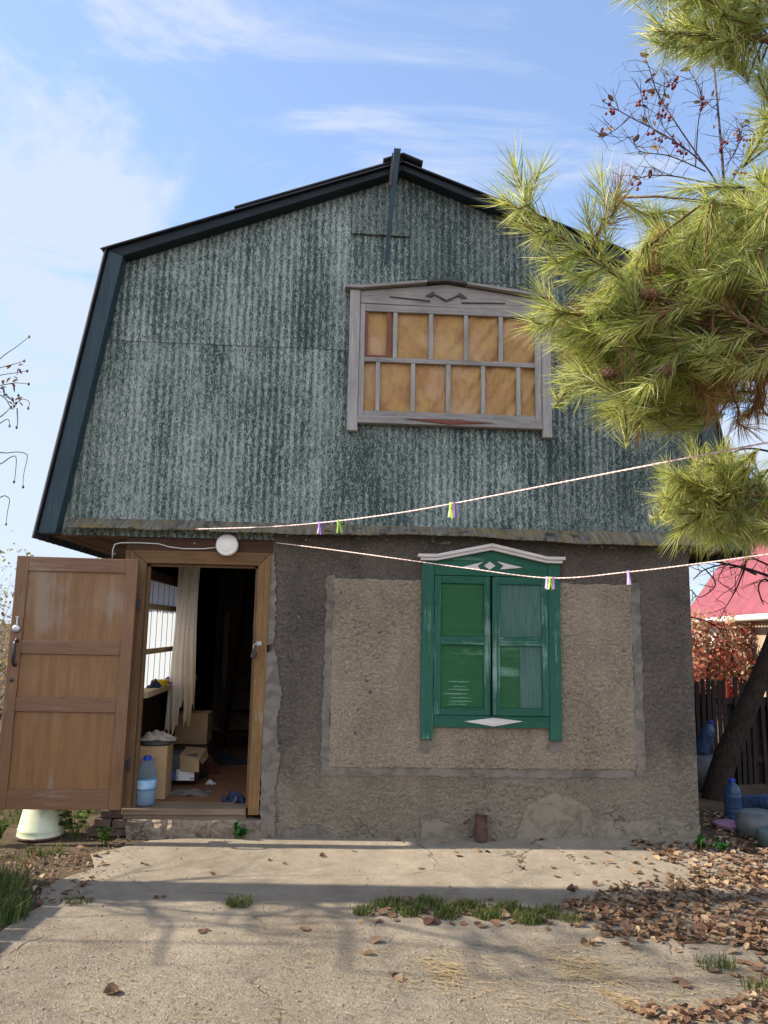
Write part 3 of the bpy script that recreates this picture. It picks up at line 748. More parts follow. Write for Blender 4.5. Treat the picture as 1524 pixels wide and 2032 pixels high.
m = MB(); m.prism([(-0.27, 3.29), (1.292, 3.285), (1.292, 3.352), (-0.27, 3.352)], -0.075, -0.008); sub(m, 'sill_board', M['greywood'], win, bevel=0.006)
m = MB(); m.prism([(0.12, 3.335), (0.50, 3.296), (0.88, 3.322), (0.50, 3.338)], -0.086, -0.0755); sub(m, 'carved_ornament', M['redwood'], win, bevel=0.003)

# green shuttered window
gw = MB(); gw.box(0.39, 1.32, -0.022, -0.0145, 0.93, 2.06)
gwin = part(gw, 'shuttered_window', M['inner'])
for x0, x1 in ((0.287, 0.388), (1.322, 1.422)):
    m = MB(); m.box(x0, x1, -0.052, -0.0145, 0.748, 2.155); sub(m, 'casing', M['green_z'], gwin, bevel=0.004)
m = MB(); m.prism([(0.288, 2.157), (0.3885, 2.157), (0.3885, 2.043), (1.3215, 2.043), (1.3215, 2.157), (1.42, 2.157), (0.855, 2.262)][::1], -0.050, -0.0145); 
m = MB(); m.prism([(0.390, 2.043), (1.320, 2.043), (1.320, 2.158), (0.855, 2.255), (0.390, 2.158)], -0.048, -0.0145); sub(m, 'head_board', M['green_x'], gwin, bevel=0.004)
m = MB(); m.prism([(0.390, 0.842), (1.320, 0.842), (1.320, 0.934), (0.390, 0.934)], -0.050, -0.0145); sub(m, 'sill_board', M['green_x'], gwin, bevel=0.004)
m = MB()
for k in (0, 1):
    y0 = (-0.085, -0.10)[k]; e = (0.0, 0.022)[k]; zz = (0, 0.026)[k]
    m.prism([(0.272 - e, 2.158 + zz), (0.402, 2.158 + zz), (0.855, 2.254 + zz), (0.855, 2.282 + zz), (0.402, 2.184 + zz), (0.272 - e, 2.184 + zz)], y0, -0.002)
    m.prism([(0.8552, 2.254 + zz), (1.310, 2.158 + zz), (1.438 + e, 2.158 + zz), (1.438 + e, 2.184 + zz), (1.310, 2.184 + zz), (0.8552, 2.282 + zz)], y0, -0.002)
sub(m, 'cornice', M['white'], gwin, bevel=0.004)
def pz(px, py): q = fac(px, py, -0.05); return (q.x, q.z)
def c3(x, y): return pz(780 + x / 2.458, 1040 + y / 2.458)
for pl_, y_ in (((c3(322, 213), c3(440, 184), c3(413, 204), c3(425, 222)), -0.056), ((c3(635, 213), c3(505, 182), c3(538, 204), c3(520, 222)), -0.056), ((c3(443, 204), c3(471, 183), c3(499, 204), c3(471, 224)), -0.056), ((c3(345, 962), c3(490, 944), c3(635, 962), c3(490, 987)), -0.060)):
    m = MB(); m.prism(list(pl_), y_, y_ + 0.008); sub(m, 'white_lozenge', M['white'], gwin, bevel=0.002)
def shutter(x0, x1, upper, lower, yo, rot):
    s = MB(); st = 0.052; z0, z1 = 0.938, 2.038
    s.box(x0, x0 + st, yo - 0.03, yo, z0, z1, 0).box(x1 - st, x1, yo - 0.03, yo, z0, z1, 0)
    for a, b in ((z1 - 0.06, z1), (1.485, 1.552), (z0, z0 + 0.055)): s.box(x0 + st + .0005, x1 - st - .0005, yo - 0.028, yo, a, b, 1)
    s.box(x0 + st, x1 - st, yo - 0.014, yo - 0.002, 1.553, z1 - 0.061, upper)
    if lower == 'half':
        xm = x0 + st + (x1 - x0 - 2 * st) * 0.47
        s.box(x0 + st, xm, yo - 0.014, yo - 0.002, z0 + .056, 1.484, 2).box(xm + 0.001, x1 - st, yo - 0.012, yo - 0.002, z0 + .056, 1.484, 3)
    else: s.box(x0 + st, x1 - st, yo - 0.014, yo - 0.002, z0 + .056, 1.484, lower)
    if rot:
        e = Euler((0, 0, rot)).to_matrix(); p = Vector((x1, yo, 0)); s.v = [tuple(e @ (Vector(q) - p) + p) for q in s.v]
    return sub(s, 'shutter', [M['green_z'], M['green_x'], M['green_new'], M['green_faded']], gwin, bevel=0.003)
shutter(0.392, 0.846, 2, 2, -0.024, 0)
for k in range(7):
    z = 1.02 + 0.028 * k + jit(0.008); x0 = 0.47 + jit(0.04) + 0.01 * k; L_ = rnd.uniform(0.10, 0.24)
    mm = MB(); n_ = 9; tp = [(x0 + L_ * i / n_, z + 0.004 + abs(jit(0.006)) * math.sin(math.pi * i / n_)) for i in range(n_ + 1)]; bt_ = [(x0 + L_ * i / n_, z - abs(jit(0.005)) * math.sin(math.pi * i / n_)) for i in range(n_ + 1)]
    mm.prism(bt_ + tp[::-1], -0.0388, -0.0378); sub(mm, 'paint_scrape', M['scrape'], gwin)
sh = shutter(0.868, 1.318, 3, 'half', -0.028, R(1.2))
m = MB(); m.box(0.857, 0.892, -0.082, -0.069, 0.942, 2.03); sub(m, 'shutter_strip', M['green_z'], gwin, bevel=0.003)
for x, z in ((0.389, 1.86), (0.389, 1.10), (1.321, 1.86), (1.321, 1.10)):
    m = MB(); m.tube([(x, -0.058, z - 0.04), (x, -0.058, z + 0.04)], 0.006, 8); sub(m, 'hinge', M['green_z'], gwin)
# nail heads in the lintel
for px, py in ((306, 1079), (386, 1078), (228, 1099)):
    q = fac(px, py, 0.0); m = MB(); m.lathe([(0.001, 0), (0.006, 0.001), (0.005, 0.005), (0.001, 0.006)], (q.x, -0.001, q.z), 8, axis='y')
    part(m, 'nail_head', M['steel'])
# ------------------------------------------------------------------ wall lamp with its cable
t = thing('wall_lamp', 'round white plastic lamp with a thin cable on the brown lintel above the door', 'lamp', (-1.29, 0.0, 2.245))
m = MB(); m.lathe([(0.075, 0.0), (0.088, 0.002), (0.09, 0.03), (0.086, 0.04)], (-1.29, -0.024, 2.245), 32, axis='y'); m.build('lamp_base', M['lampwhite'], t, smooth=False)
m = MB(); m.lathe([(0.084, 0.0), (0.083, 0.004), (0.076, 0.008), (0.074, 0.006), (0.060, 0.013), (0.035, 0.018), (0.004, 0.020)], (-1.29, -0.0645, 2.245), 32, axis='y'); m.build('lamp_shade', M['lampwhite'], t, smooth=True)
m = MB()
for a_, b_ in (((203, 1104), (224, 1104)),): pass
pts = [(223, 1107), (224, 1090), (228, 1080), (240, 1077), (275, 1077), (315, 1079), (335, 1085), (365, 1089), (405, 1089), (432, 1086)]
m.tube([fac(px, py, -0.012) for px, py in pts], 0.005, 6); m.build('cable', M['wire'], t, smooth=True)

# ------------------------------------------------------------------ washing lines and pegs
def smooth_line(pts, n=10):
    out = []
    P = [pts[0]] + pts + [pts[-1]]
    for i in range(1, len(P) - 2):
        for k in range(n):
            s = k / n; a, b, c, d = P[i - 1], P[i], P[i + 1], P[i + 2]
            out.append(0.5 * ((2 * b) + (c - a) * s + (2 * a - 5 * b + 4 * c - d) * s * s + (3 * b - a - 3 * c + d) * s ** 3))
    return out + [pts[-1]]
l1p = [pix(385, 1050, 6.12), pix(520, 1046, 5.05), pix(640, 1037, 4.40), pix(770, 1021, 3.95), pix(895, 1000, 3.6), pix(1090, 962, 3.2), pix(1280, 925, 2.85), pix(1524, 878, 2.5)]
l1p.append(l1p[-1] + (l1p[-1] - l1p[-2]) * 1.25)
l2p = [pix(548, 1077, 6.22), pix(660, 1091, 5.8), pix(770, 1106, 5.3), pix(930, 1128, 4.9), pix(1092, 1147, 4.5), pix(1247, 1135, 4.05), pix(1390, 1118, 3.75), pix(1524, 1100, 3.5)]
l2p.append(Vector((2.06, -3.5, 2.03)))
def cordline(P, label, r):
    pts = smooth_line(P); m = MB()
    for s in (0, math.pi):      # two twisted strands
        q = []
        for i in range(len(pts) - 1):
            for k in range(4):
                a = pts[i].lerp(pts[i + 1], k / 4); th = (i * 4 + k) * 1.25 + s
                q.append(a + Vector((0, math.cos(th), math.sin(th))) * r * 0.55)
        m.tube(q, r * 0.75, 5)
    return tag(m.build('clothesline', M['rope'], smooth=True), label, 'clothesline')
cordline(l1p, 'upper pinkish washing line rising from the mossy ledge towards the pine', 0.0032)
cordline(l2p, 'lower pinkish washing line sagging across the green shutters from the door corner', 0.0032)
m = MB(); m.tube([l1p[-1] + Vector((0.03, -0.04, -2.25)), l1p[-1] + Vector((0.03, -0.04, 0.1))], 0.035, 10)
tag(m.build('washing_post', M['greywood_z'], smooth=True), 'weathered round post carrying the upper washing line', 'post')
def pegmat(name, c):
    g = G(name, 0.35, 0.5); g.done((*c, 1)); return g.translucent((*c, 1), 0.4)
M['lime'] = pegmat('lime_plastic', (0.50, 0.78, 0.08)); M['purple'] = pegmat('purple_plastic', (0.40, 0.20, 0.62)); M['lilac'] = pegmat('pale_lilac_plastic', (0.66, 0.52, 0.84))
def make_peg(col):
    t = thing('clothes_peg', 'x', 'clothes peg')
    for s in (-1, 1):
        m = MB()
        prof = [(0.0015, 0.012), (0.006, 0.014), (0.0075, 0.0), (0.009, -0.025), (0.016, -0.060), (0.0125, -0.062), (0.0055, -0.03), (0.002, -0.012)]
        m.prism([(s * x, z) for x, z in prof], -0.006, 0.006)
        m.build('jaw', M[col], t, bevel=0.0015)
    m = MB(); m.tube([(-0.008, 0, -0.016), (-0.004, -0.003, -0.013), (0.004, 0.003, -0.013), (0.008, 0, -0.016)], 0.0016, 6); m.build('spring', M['steel'], t)
    return t
protos = {}
def on_line(P, px):
    best = None
    for q in smooth_line(P, 24):
        v = q - CAM; x = 762 + FPX * v.dot(rt) / v.dot(fw)
        if best is None or abs(x - px) < best[0]: best = (abs(x - px), q)
    return best[1]
for P, px, col, rz, ry, lab in (
    (l1p, 637, 'purple', 0.9, 0.05, 'purple peg, the leftmost on the upper washing line'),
    (l1p, 674, 'lime', 0.35, -0.10, 'lone lime green peg beside the purple one on the upper line'),
    (l1p, 897, 'lime', 0.9, 0.08, 'lime green peg paired with a purple one mid upper line'),
    (l1p, 905, 'purple', 1.1, -0.18, 'purple peg paired with a lime one mid upper line'),
    (l2p, 1084, 'lilac', 1.0, 0.15, 'pale lilac peg at the sag of the lower line, left of a lime one'),
    (l2p, 1091, 'lime', 0.5, 0.0, 'lime green peg between two lilac pegs at the sag of the lower line'),
    (l2p, 1101, 'purple', 1.2, -0.12, 'purple peg right of the lime one at the sag of the lower line'),
    (l2p, 1247, 'lilac', 0.8, -0.08, 'lone pale lilac peg further right on the lower line')):
    if col not in protos: protos[col] = o = make_peg(col)
    else: o = copy_tree(protos[col])
    o.location = on_line(P, px) + Vector((0, 0, -0.006)); o.rotation_euler = (0, ry, rz)
    tag(o, lab, 'clothes peg', 'plastic pegs on the washing lines')

# ------------------------------------------------------------------ padlock
t = thing('padlock', 'small black padlock hanging open from the staple on the door frame', 'padlock', (-1.03, -0.05, 1.44))
m = MB(); m.tube([(-1.045, -0.058, 1.415), (-1.045, -0.058, 1.445), (-1.038, -0.058, 1.463), (-1.022, -0.058, 1.467), (-1.010, -0.058, 1.455), (-1.008, -0.058, 1.43)], 0.0042, 8); m.build('shackle', M['steel'], t, smooth=True)
m = MB(); m.box(-1.057, -1.017, -0.070, -0.046, 1.355, 1.412, rot=(0, 0.25, 0)); m.build('lock_body', M['iron'], t, bevel=0.006)

# ------------------------------------------------------------------ things inside the porch
def clear_plastic(name, c, a=0.35, rough=0.12):
    g = G(name, rough, 0.6); g.done((*c, 1))
    tr = g.n('ShaderNodeBsdfTransparent'); tr.inputs['Color'].default_value = (*[0.62 + 0.38 * q for q in c], 1)
    mxs = g.n('ShaderNodeMixShader'); lw = g.n('ShaderNodeLayerWeight'); lw.inputs['Blend'].default_value = 0.35
    g.put(mxs.inputs[0], g.mr(lw.outputs['Facing'], 0, 1, a, min(1, a + 0.45)))
    g.t.links.new(tr.outputs[0], mxs.inputs[1]); g.t.links.new(g.b.outputs[0], mxs.inputs[2]); g.t.links.new(mxs.outputs[0], g.out.inputs['Surface'])
    return g.m
M['pet'] = clear_plastic('blue_clear_plastic', (0.26, 0.42, 0.56), 0.10)
M['water'] = clear_plastic('bottled_water', (0.45, 0.55, 0.62), 0.45, 0.05)
M['cap'] = plain('blue_cap', (0.012, 0.04, 0.28), 0.35, 0.1)
M['film'] = plain('pale_blue_label', (0.24, 0.40, 0.54), 0.5, 0.35, 14)
def make_bottle(label, group=None):
    t = thing('water_bottle', label, 'bottle', (0, 0, 0), group)
    prof = [(0.055, 0.0), (0.070, 0.006), (0.074, 0.02), (0.074, 0.05), (0.071, 0.056), (0.074, 0.062), (0.074, 0.095), (0.070, 0.102), (0.074, 0.109), (0.073, 0.118)]
    prof += [(0.0725, 0.19), (0.075, 0.197), (0.075, 0.215), (0.071, 0.222), (0.073, 0.230), (0.066, 0.262), (0.050, 0.292), (0.030, 0.314), (0.024, 0.320), (0.024, 0.334)]
    m = MB(); m.lathe(prof, (0, 0, 0), 28); m.build('bottle_body', M['pet'], t, smooth=True)
    m = MB(); m.lathe([(0.027, 0.324), (0.029, 0.326), (0.029, 0.350), (0.026, 0.354), (0.010, 0.354)], (0, 0, 0), 20); m.build('cap', M['cap'], t)
    m = MB(); m.lathe([(0.0742, 0.124), (0.0748, 0.126), (0.0748, 0.184), (0.0742, 0.186)], (0, 0, 0), 28); m.build('paper_label', M['film'], t, smooth=True)
    m = MB(); m.tube([(-0.045, 0, 0.30), (-0.052, 0, 0.325), (-0.03, 0, 0.338), (0, 0.031, 0.33), (0.03, 0, 0.338), (0.052, 0, 0.325), (0.045, 0, 0.30)], 0.004, 6); m.build('carry_handle', M['cap'], t, smooth=True)
    return t
b1 = make_bottle('big blue plastic water bottle standing on the door threshold')
m = MB(); m.lathe([(0.05, 0.005), (0.068, 0.008), (0.070, 0.115), (0.02, 0.116)], (0, 0, 0), 24); m.build('water', M['water'], b1, smooth=True)
b1.location = (-1.845, 0.085, 0.2135); b1.rotation_euler = (0, 0, 0.4); b1.scale = (1.04, 1.04, 1.04)
M['pet_shaded'] = clear_plastic('shaded_blue_plastic', (0.030, 0.075, 0.16), 0.5, 0.3)  # darker copy of the bottle plastic, its colour imitating the corner's shade
dingy = [c for c in b1.children if c.name == 'bottle_body'][0].data.copy(); dingy.materials[0] = M['pet_shaded']
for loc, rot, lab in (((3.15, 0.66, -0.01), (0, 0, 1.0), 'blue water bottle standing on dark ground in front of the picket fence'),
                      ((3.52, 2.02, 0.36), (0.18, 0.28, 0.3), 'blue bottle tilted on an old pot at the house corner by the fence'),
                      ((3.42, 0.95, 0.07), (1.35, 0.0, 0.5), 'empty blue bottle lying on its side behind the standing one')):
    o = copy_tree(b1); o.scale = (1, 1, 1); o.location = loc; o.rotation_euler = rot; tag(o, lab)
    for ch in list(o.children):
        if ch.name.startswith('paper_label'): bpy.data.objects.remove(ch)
        elif ch.name.startswith('bottle_body'): ch.data = dingy
for ch in [c for c in bpy.data.objects if c.name.startswith('water.') and c.parent]: bpy.data.objects.remove(ch)
M['card'] = plain('brown_cardboard', (0.36, 0.235, 0.12), 0.85, 0.15, 6)
M['card_dark'] = plain('printed_dark_cardboard', (0.07, 0.065, 0.07), 0.8, 0.25)
M['print_o'] = plain('orange_print', (0.55, 0.13, 0.03), 0.7, 0.2); M['print_b'] = plain('blue_print', (0.05, 0.09, 0.28), 0.7, 0.2); M['print_w'] = plain('white_print', (0.66, 0.64, 0.62), 0.7, 0.05)
# plain carton beside the bottle with rags on top
t = thing('cardboard_carton', 'tall plain cardboard carton behind the water bottle with rags on top', 'carton', (-1.86, 0.42, 0.205))
m = MB(); m.box(-1.98, -1.745, 0.32, 0.56, 0.206, 0.62); m.build('carton_body', M['card'], t, bevel=0.004)
m = MB(); m.lathe([(0.10, 0.625), (0.135, 0.63), (0.14, 0.655), (0.125, 0.66)], (-1.86, 0.44, 0), 20); m.build('lid', M['rotwood'], t)
def crumple(name, c, sx, sy, h, mat, label, cat, seed, n=26):
    r = random.Random(seed); m = MB(); vs, fs = [], []
    ph = [(r.uniform(0, 6), r.uniform(3, 11), r.uniform(3, 11), r.uniform(0.3, 1)) for _ in range(7)]
    for i in range(n + 1):
        for j in range(n + 1):
            u, v = i / n * 2 - 1, j / n * 2 - 1; rr = math.hypot(u, v) / (1 + 0.25 * math.sin(3 * math.atan2(v, u) + seed))
            e = max(0, 1 - rr ** 2.2)
            z = h * e * (0.55 + 0.18 * sum(a * math.sin(p + u * k1 + v * k2) for p, k1, k2, a in ph)) if rr < 1 else 0.004 * math.sin(9 * u)
            s = min(1, 0.98 / max(rr, 1e-3)) if rr > 0.98 else 1
            vs.append((c[0] + u * sx * s, c[1] + v * sy * s, c[2] + max(0.003, z)))
    for i in range(n):
        for j in range(n): k = i * (n + 1) + j; fs.append((k, k + n + 1, k + n + 2, k + 1))
    m.add(vs, fs); o = m.build(name, mat, smooth=True)
    so_ = o.modifiers.new('thick', 'SOLIDIFY'); so_.thickness = 0.004
    return tag(o, label, cat)
M['rag'] = plain('dirty_beige_cloth', (0.30, 0.25, 0.20), 0.95, 0.4, 12); M['ragdark'] = plain('grey_floor_rag', (0.12, 0.10, 0.085), 0.95, 0.5, 14)
M['black'] = plain('black_fabric', (0.012, 0.012, 0.018), 0.8, 0.4, 10); M['navy'] = plain('navy_fabric', (0.015, 0.02, 0.045), 0.8, 0.4, 10)
crumple('rag', (-1.84, 0.44, 0.66), 0.15, 0.12, 0.10, M['rag'], 'crumpled beige rag lying on the tall cardboard carton', 'rag', 3)
crumple('floor_cloth', (-1.60, 0.55, 0.206), 0.24, 0.12, 0.05, M['ragdark'], 'dirty grey floor cloth spread on the porch floor', 'floor cloth', 5)
crumple('shoe', (-1.17, 0.24, 0.206), 0.105, 0.09, 0.12, M['navy'], 'dark navy slipper on the porch floor near the right jamb', 'shoe', 11)
M['paper'] = plain('scrap_paper', (0.45, 0.42, 0.38), 0.9, 0.15)
crumple('paper_scrap', (-1.48, 0.95, 0.206), 0.05, 0.04, 0.035, M['paper'], 'crumpled pale paper scrap lying on the porch floor', 'paper', 31)
crumple('old_boot', (-1.66, 1.28, 0.206), 0.10, 0.07, 0.13, M['black'], 'black boot on the porch floor behind the printed box', 'boot', 37)
crumple('red_cloth', (-1.60, 1.52, 0.206), 0.13, 0.10, 0.17, plain('maroon_cloth', (0.07, 0.015, 0.012), 0.9, 0.3), 'maroon cloth bundle on the porch floor under the curtain', 'cloth', 41)
crumple('black_bag', (-1.52, 2.05, 0.206), 0.30, 0.2, 0.14, M['black'], 'black sack slumped on the floor at the back of the porch', 'bag', 8)
t = thing('cardboard_box', 'open cardboard box with orange and blue print and white label inside the porch', 'box', (-1.72, 0.95, 0.205))
m = MB(); m.box(-1.93, -1.60, 0.85, 1.15, 0.25, 0.47).build('box_body', M['card_dark'], t, bevel=0.003)
m = MB(); m.add([(-1.74, 0.846, 0.475), (-1.565, 0.80, 0.44), (-1.535, 0.795, 0.40), (-1.53, 1.10, 0.42), (-1.56, 1.12, 0.49), (-1.74, 1.14, 0.50), (-1.735, 0.84, 0.335), (-1.56, 0.79, 0.335)], [(0, 1, 4, 5), (1, 2, 3, 4), (0, 6, 7, 1)]); m.build('flap', M['card'], t)
m = MB(); m.box(-1.93, -1.86, 0.843, 0.848, 0.262, 0.30).build('orange_print', M['print_o'], t)
m = MB(); m.box(-1.855, -1.775, 0.843, 0.848, 0.262, 0.325).build('blue_print', M['print_b'], t)
m = MB(); m.box(-1.765, -1.61, 0.842, 0.848, 0.255, 0.345, 0)
for i in range(6): m.box(-1.762, -1.745, 0.840, 0.8415, 0.262 + 0.013 * i, 0.269 + 0.013 * i, 1)
for i in range(5): m.box(-1.645 + 0.007 * i, -1.6415 + 0.007 * i, 0.840, 0.8415, 0.262, 0.282, 1)
m.build('white_label', [M['print_w'], M['card_dark']], t)
t = thing('storage_box', 'brown cardboard box further back behind the hanging curtain', 'box', (-1.83, 1.75, 0.205))
m = MB(); m.box(-1.98, -1.66, 1.75, 2.05, 0.43, 0.73).build('box_body', M['card'], t, bevel=0.004)
m = MB(); m.box(-1.99, -1.64, 1.70, 2.07, 0.207, 0.425).build('box_base', M['lintel'], t, bevel=0.004)
# shelf board under the glazing, with a yellow bowl and cloths
sh_ = MB(); sh_.box(-2.058, -1.93, 0.31, 2.58, 1.002, 1.052); part(sh_, 'wall_shelf', M['cream_wood'], bevel=0.004)
M['yellow'] = plain('yellow_plastic', (0.72, 0.52, 0.02), 0.4, 0.1)
m = MB(); m.lathe([(0.05, 0.0), (0.055, 0.004), (0.075, 0.045), (0.082, 0.05), (0.078, 0.051), (0.05, 0.008)], (-1.985, 1.02, 1.053), 24)
tag(m.build('bowl', M['yellow'], smooth=True), 'yellow plastic bowl on the shelf under the white glazing', 'bowl')
crumple('dark_cloth', (-1.99, 0.80, 1.053), 0.06, 0.09, 0.09, M['navy'], 'dark crumpled cloth on the shelf beside the yellow bowl', 'cloth', 21)
M['violet'] = plain('violet_cloth', (0.12, 0.06, 0.26), 0.9, 0.3)
crumple('violet_cloth', (-1.99, 1.30, 1.053), 0.06, 0.09, 0.08, M['violet'], 'violet crumpled cloth on the shelf behind the yellow bowl', 'cloth', 23)
# hanging curtain
def curtain_mat():
    g = G('printed_cream_curtain', 0.9, 0.1)
    v = g.vor(g.warp(0.05, 9), 16); k = g.noise(None, 3, 5); z = g.xyz()['Z']; x = g.xyz()['X']
    c = g.mix(g.mr(v, 0.16, 0.10), (0.86, 0.77, 0.66, 1), (0.55, 0.40, 0.33, 1))
    stain = g.mr(g.ma('ADD', g.ma('MULTIPLY', z, -0.55), g.ma('ADD', g.ma('MULTIPLY', x, 2.0), k)), -3.95, -3.4)
    c = g.mix(g.ma('MULTIPLY', stain, 0.75), c, (0.62, 0.38, 0.10, 1))
    g.done(c); return g.translucent(c, 0.5)
M['curtain'] = curtain_mat()
m = MB(); vs, fs = [], []; nu, nv = 44, 60
for i in range(nu + 1):
    u = i / nu
    zb = 0.60 + 0.10 * u + (0.22 if 0.42 < u < 0.62 else 0) + 0.10 * max(0, u - 0.6) + 0.04 * math.sin(u * 37) + (0.12 if u > 0.85 else 0)
    for j in range(nv + 1):
        v = j / nv; z = 2.34 + (zb - 2.34) * v
        x = -1.93 + 0.22 * u + (-0.03 * v) * (1 - u) + 0.01 * math.sin(v * 5 + u * 3)
        y = 1.22 + (0.022 + 0.02 * v) * math.sin(u * 16 + 0.8 * math.sin(v * 3)) + 0.02 * math.sin(u * 5)
        vs.append((x, y, z))
for i in range(nu):
    for j in range(nv): k = i * (nv + 1) + j; fs.append((k, k + 1, k + nv + 2, k + nv + 1))
m.add(vs, fs); o = m.build('curtain', M['curtain'], smooth=True)
tag(o, 'torn cream printed curtain hanging inside the open doorway', 'curtain')

# ------------------------------------------------------------------ outside: bucket, pipe, pots
def enamel():
    g = G('pale_green_enamel', 0.4, 0.5)
    z = g.xyz()['Z']; k = g.noise(None, 9, 6, 0.65)
    c = g.mix(g.mr(k, 0.35, 0.7), (0.42, 0.46, 0.30, 1), (0.56, 0.58, 0.42, 1))
    c = g.mix(g.mr(g.noise(None, 26, 5, 0.7), 0.66, 0.72), c, (0.12, 0.07, 0.04, 1))
    return g.done(c, g.bump(k, 0.1, 0.003))
M['enamel'] = enamel()
t = thing('bucket', 'pale green enamel bucket standing upside down under the open door', 'bucket', (-2.60, 0.03, 0.0))
m = MB(); m.lathe([(0.172, 0.0), (0.174, 0.006), (0.168, 0.012), (0.165, 0.05), (0.167, 0.056), (0.163, 0.062), (0.118, 0.29), (0.11, 0.30), (0.10, 0.296)], (-2.60, 0.03, 0.0), 36); m.build('bucket_body', M['enamel'], t, smooth=True)
m = MB(); m.lathe([(0.172, 0.0), (0.179, 0.002), (0.179, 0.010), (0.172, 0.013)], (-2.60, 0.03, 0.0), 36); m.build('rim', M['rust'], t)
m = MB(); m.lathe([(0.046, -0.02), (0.046, 0.0), (0.049, 0.004), (0.048, 0.185), (0.050, 0.19), (0.042, 0.192), (0.040, 0.12), (0.002, 0.118)], (0.76, -0.10, 0.0), 24)
tag(m.build('rusty_pipe', M['rust'], smooth=False), 'short rusty pipe stub standing upright at the foot of the stucco wall', 'pipe')
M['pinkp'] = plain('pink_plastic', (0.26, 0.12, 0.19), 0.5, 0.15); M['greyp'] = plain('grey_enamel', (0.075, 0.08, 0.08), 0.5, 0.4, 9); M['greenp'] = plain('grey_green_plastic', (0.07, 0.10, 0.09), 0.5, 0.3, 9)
m = MB(); m.lathe([(0.09, 0.0), (0.12, 0.006), (0.135, 0.04), (0.128, 0.046), (0.03, 0.05)], (2.97, 0.38, -0.01), 28); tag(m.build('basin', M['pinkp'], smooth=True), 'pink plastic lid lying on the ground by the bottle', 'lid')
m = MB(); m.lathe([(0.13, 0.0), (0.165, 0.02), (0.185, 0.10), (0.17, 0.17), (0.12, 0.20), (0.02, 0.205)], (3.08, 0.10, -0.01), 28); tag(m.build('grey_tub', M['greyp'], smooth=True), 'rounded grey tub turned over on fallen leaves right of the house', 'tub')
m = MB(); m.lathe([(0.10, 0.0), (0.13, 0.02), (0.135, 0.12), (0.128, 0.13), (0.02, 0.12)], (3.03, -0.23, -0.01), 28); tag(m.build('plastic_pot', M['greenp'], smooth=True), 'grey green plastic pot among leaves in front of the grey tub', 'pot')
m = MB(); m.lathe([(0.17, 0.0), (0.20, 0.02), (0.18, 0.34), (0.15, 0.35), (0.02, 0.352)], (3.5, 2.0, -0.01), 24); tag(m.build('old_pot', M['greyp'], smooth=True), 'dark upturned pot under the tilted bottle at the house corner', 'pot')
m = MB(); m.box(3.12, 3.24, 0.2, 0.3, 0, 0.03)

# ------------------------------------------------------------------ leaves, grass, weeds
def leaf_geo(mb, c, L, rz, tilt, roll, r, mi=0, wf=0.36, curl=0.5):
    rows = 5; e = Euler((roll, tilt, rz)).to_matrix(); cu = curl * r.uniform(0.3, 1.2); cl = r.uniform(-0.5, 0.9); vs, fs = [], []
    for i in range(rows + 1):
        u = i / rows; wd = wf * (math.sin(math.pi * min(1, u * 0.96 + 0.03)) ** 0.75) * (1 + r.uniform(-0.15, 0.15))
        for s in (-1, 0, 1):
            x = (u - 0.5); y = s * wd; z = cu * (abs(s) * wd) ** 1.2 + cl * 0.5 * (x * x) + r.uniform(-0.02, 0.02)
            vs.append(Vector(c) + e @ (Vector((x, y, z)) * L))
    zmin = min(q.z for q in vs); lift = c[2] + 0.003 - zmin
    vs = [q + Vector((0, 0, max(0, lift))) for q in vs]
    for i in range(rows):
        for s in range(2): k = i * 3 + s; fs.append((k, k + 1, k + 4, k + 3))
    mb.add(vs, fs, mi)
lv = []
for k in range(10):
    mb = MB(); leaf_geo(mb, (0, 0, 0), 1.0, 0, jit(0.35), jit(0.5), rnd, wf=rnd.uniform(0.28, 0.46), curl=rnd.uniform(0.3, 1.1))
    o = mb.build('fallen_leaf', M['leaf'], smooth=True); lv.append(o)
used = [False] * len(lv)
def put_leaf(p, label, group, smin=0.04, smax=0.072):
    k = rnd.randrange(len(lv))
    if used[k]: o = lv[k].copy(); COL.objects.link(o)
    else: o = lv[k]; used[k] = True
    o.location = (p.x, p.y, 0.002); s = rnd.uniform(smin, smax); o.scale = (s, s, s); o.rotation_euler = (0, 0, rnd.uniform(0, 6.28))
    tag(o, label, 'leaf', group)
def scatter(poly, n, f):
    xs = [p[0] for p in poly]; ys = [p[1] for p in poly]; c = 0
    while c < n:
        x, y = rnd.uniform(min(xs), max(xs)), rnd.uniform(min(ys), max(ys)); ins = False
        for i in range(len(poly)):
            a, b = poly[i], poly[i - 1]
            if (a[1] > y) != (b[1] > y) and x < (b[0] - a[0]) * (y - a[1]) / (b[1] - a[1]) + a[0]: ins = not ins
        if ins: f(gnd(x, y)); c += 1
A_ = ('dry brown leaf lying apart on the sunlit concrete along the wall', 'loose leaves along the wall')
B_ = ('dry brown leaf caught along the edge of the grass strip', 'leaves along the grass strip')
C_ = ('dry leaf in the thick drift right of the grass strip', 'leaves of the drift')
D_ = ('dry leaf lying on the near concrete at the front', 'leaves on the near concrete')
for px, py in ((283, 1715), (290, 1717), (905, 1692), (912, 1700), (950, 1690), (968, 1692), (898, 1685), (835, 1724), (1030, 1710), (1035, 1725), (1095, 1720), (1098, 1723), (1240, 1686), (1205, 1694), (1225, 1722), (1175, 1714), (1270, 1734), (1330, 1736), (1300, 1738), (1290, 1714), (880, 1672), (690, 1662), (790, 1668), (800, 1672), (1075, 1668), (980, 1668), (535, 1708), (565, 1715), (325, 1780), (310, 1782), (640, 1700), (700, 1690), (420, 1735), (1130, 1700)):
    put_leaf(gnd(px, py), *A_, 0.032, 0.06)
scatter([(690, 1815), (780, 1780), (1000, 1785), (1160, 1815), (1160, 1850), (900, 1838), (700, 1835)], 60, lambda p: put_leaf(p, *B_))
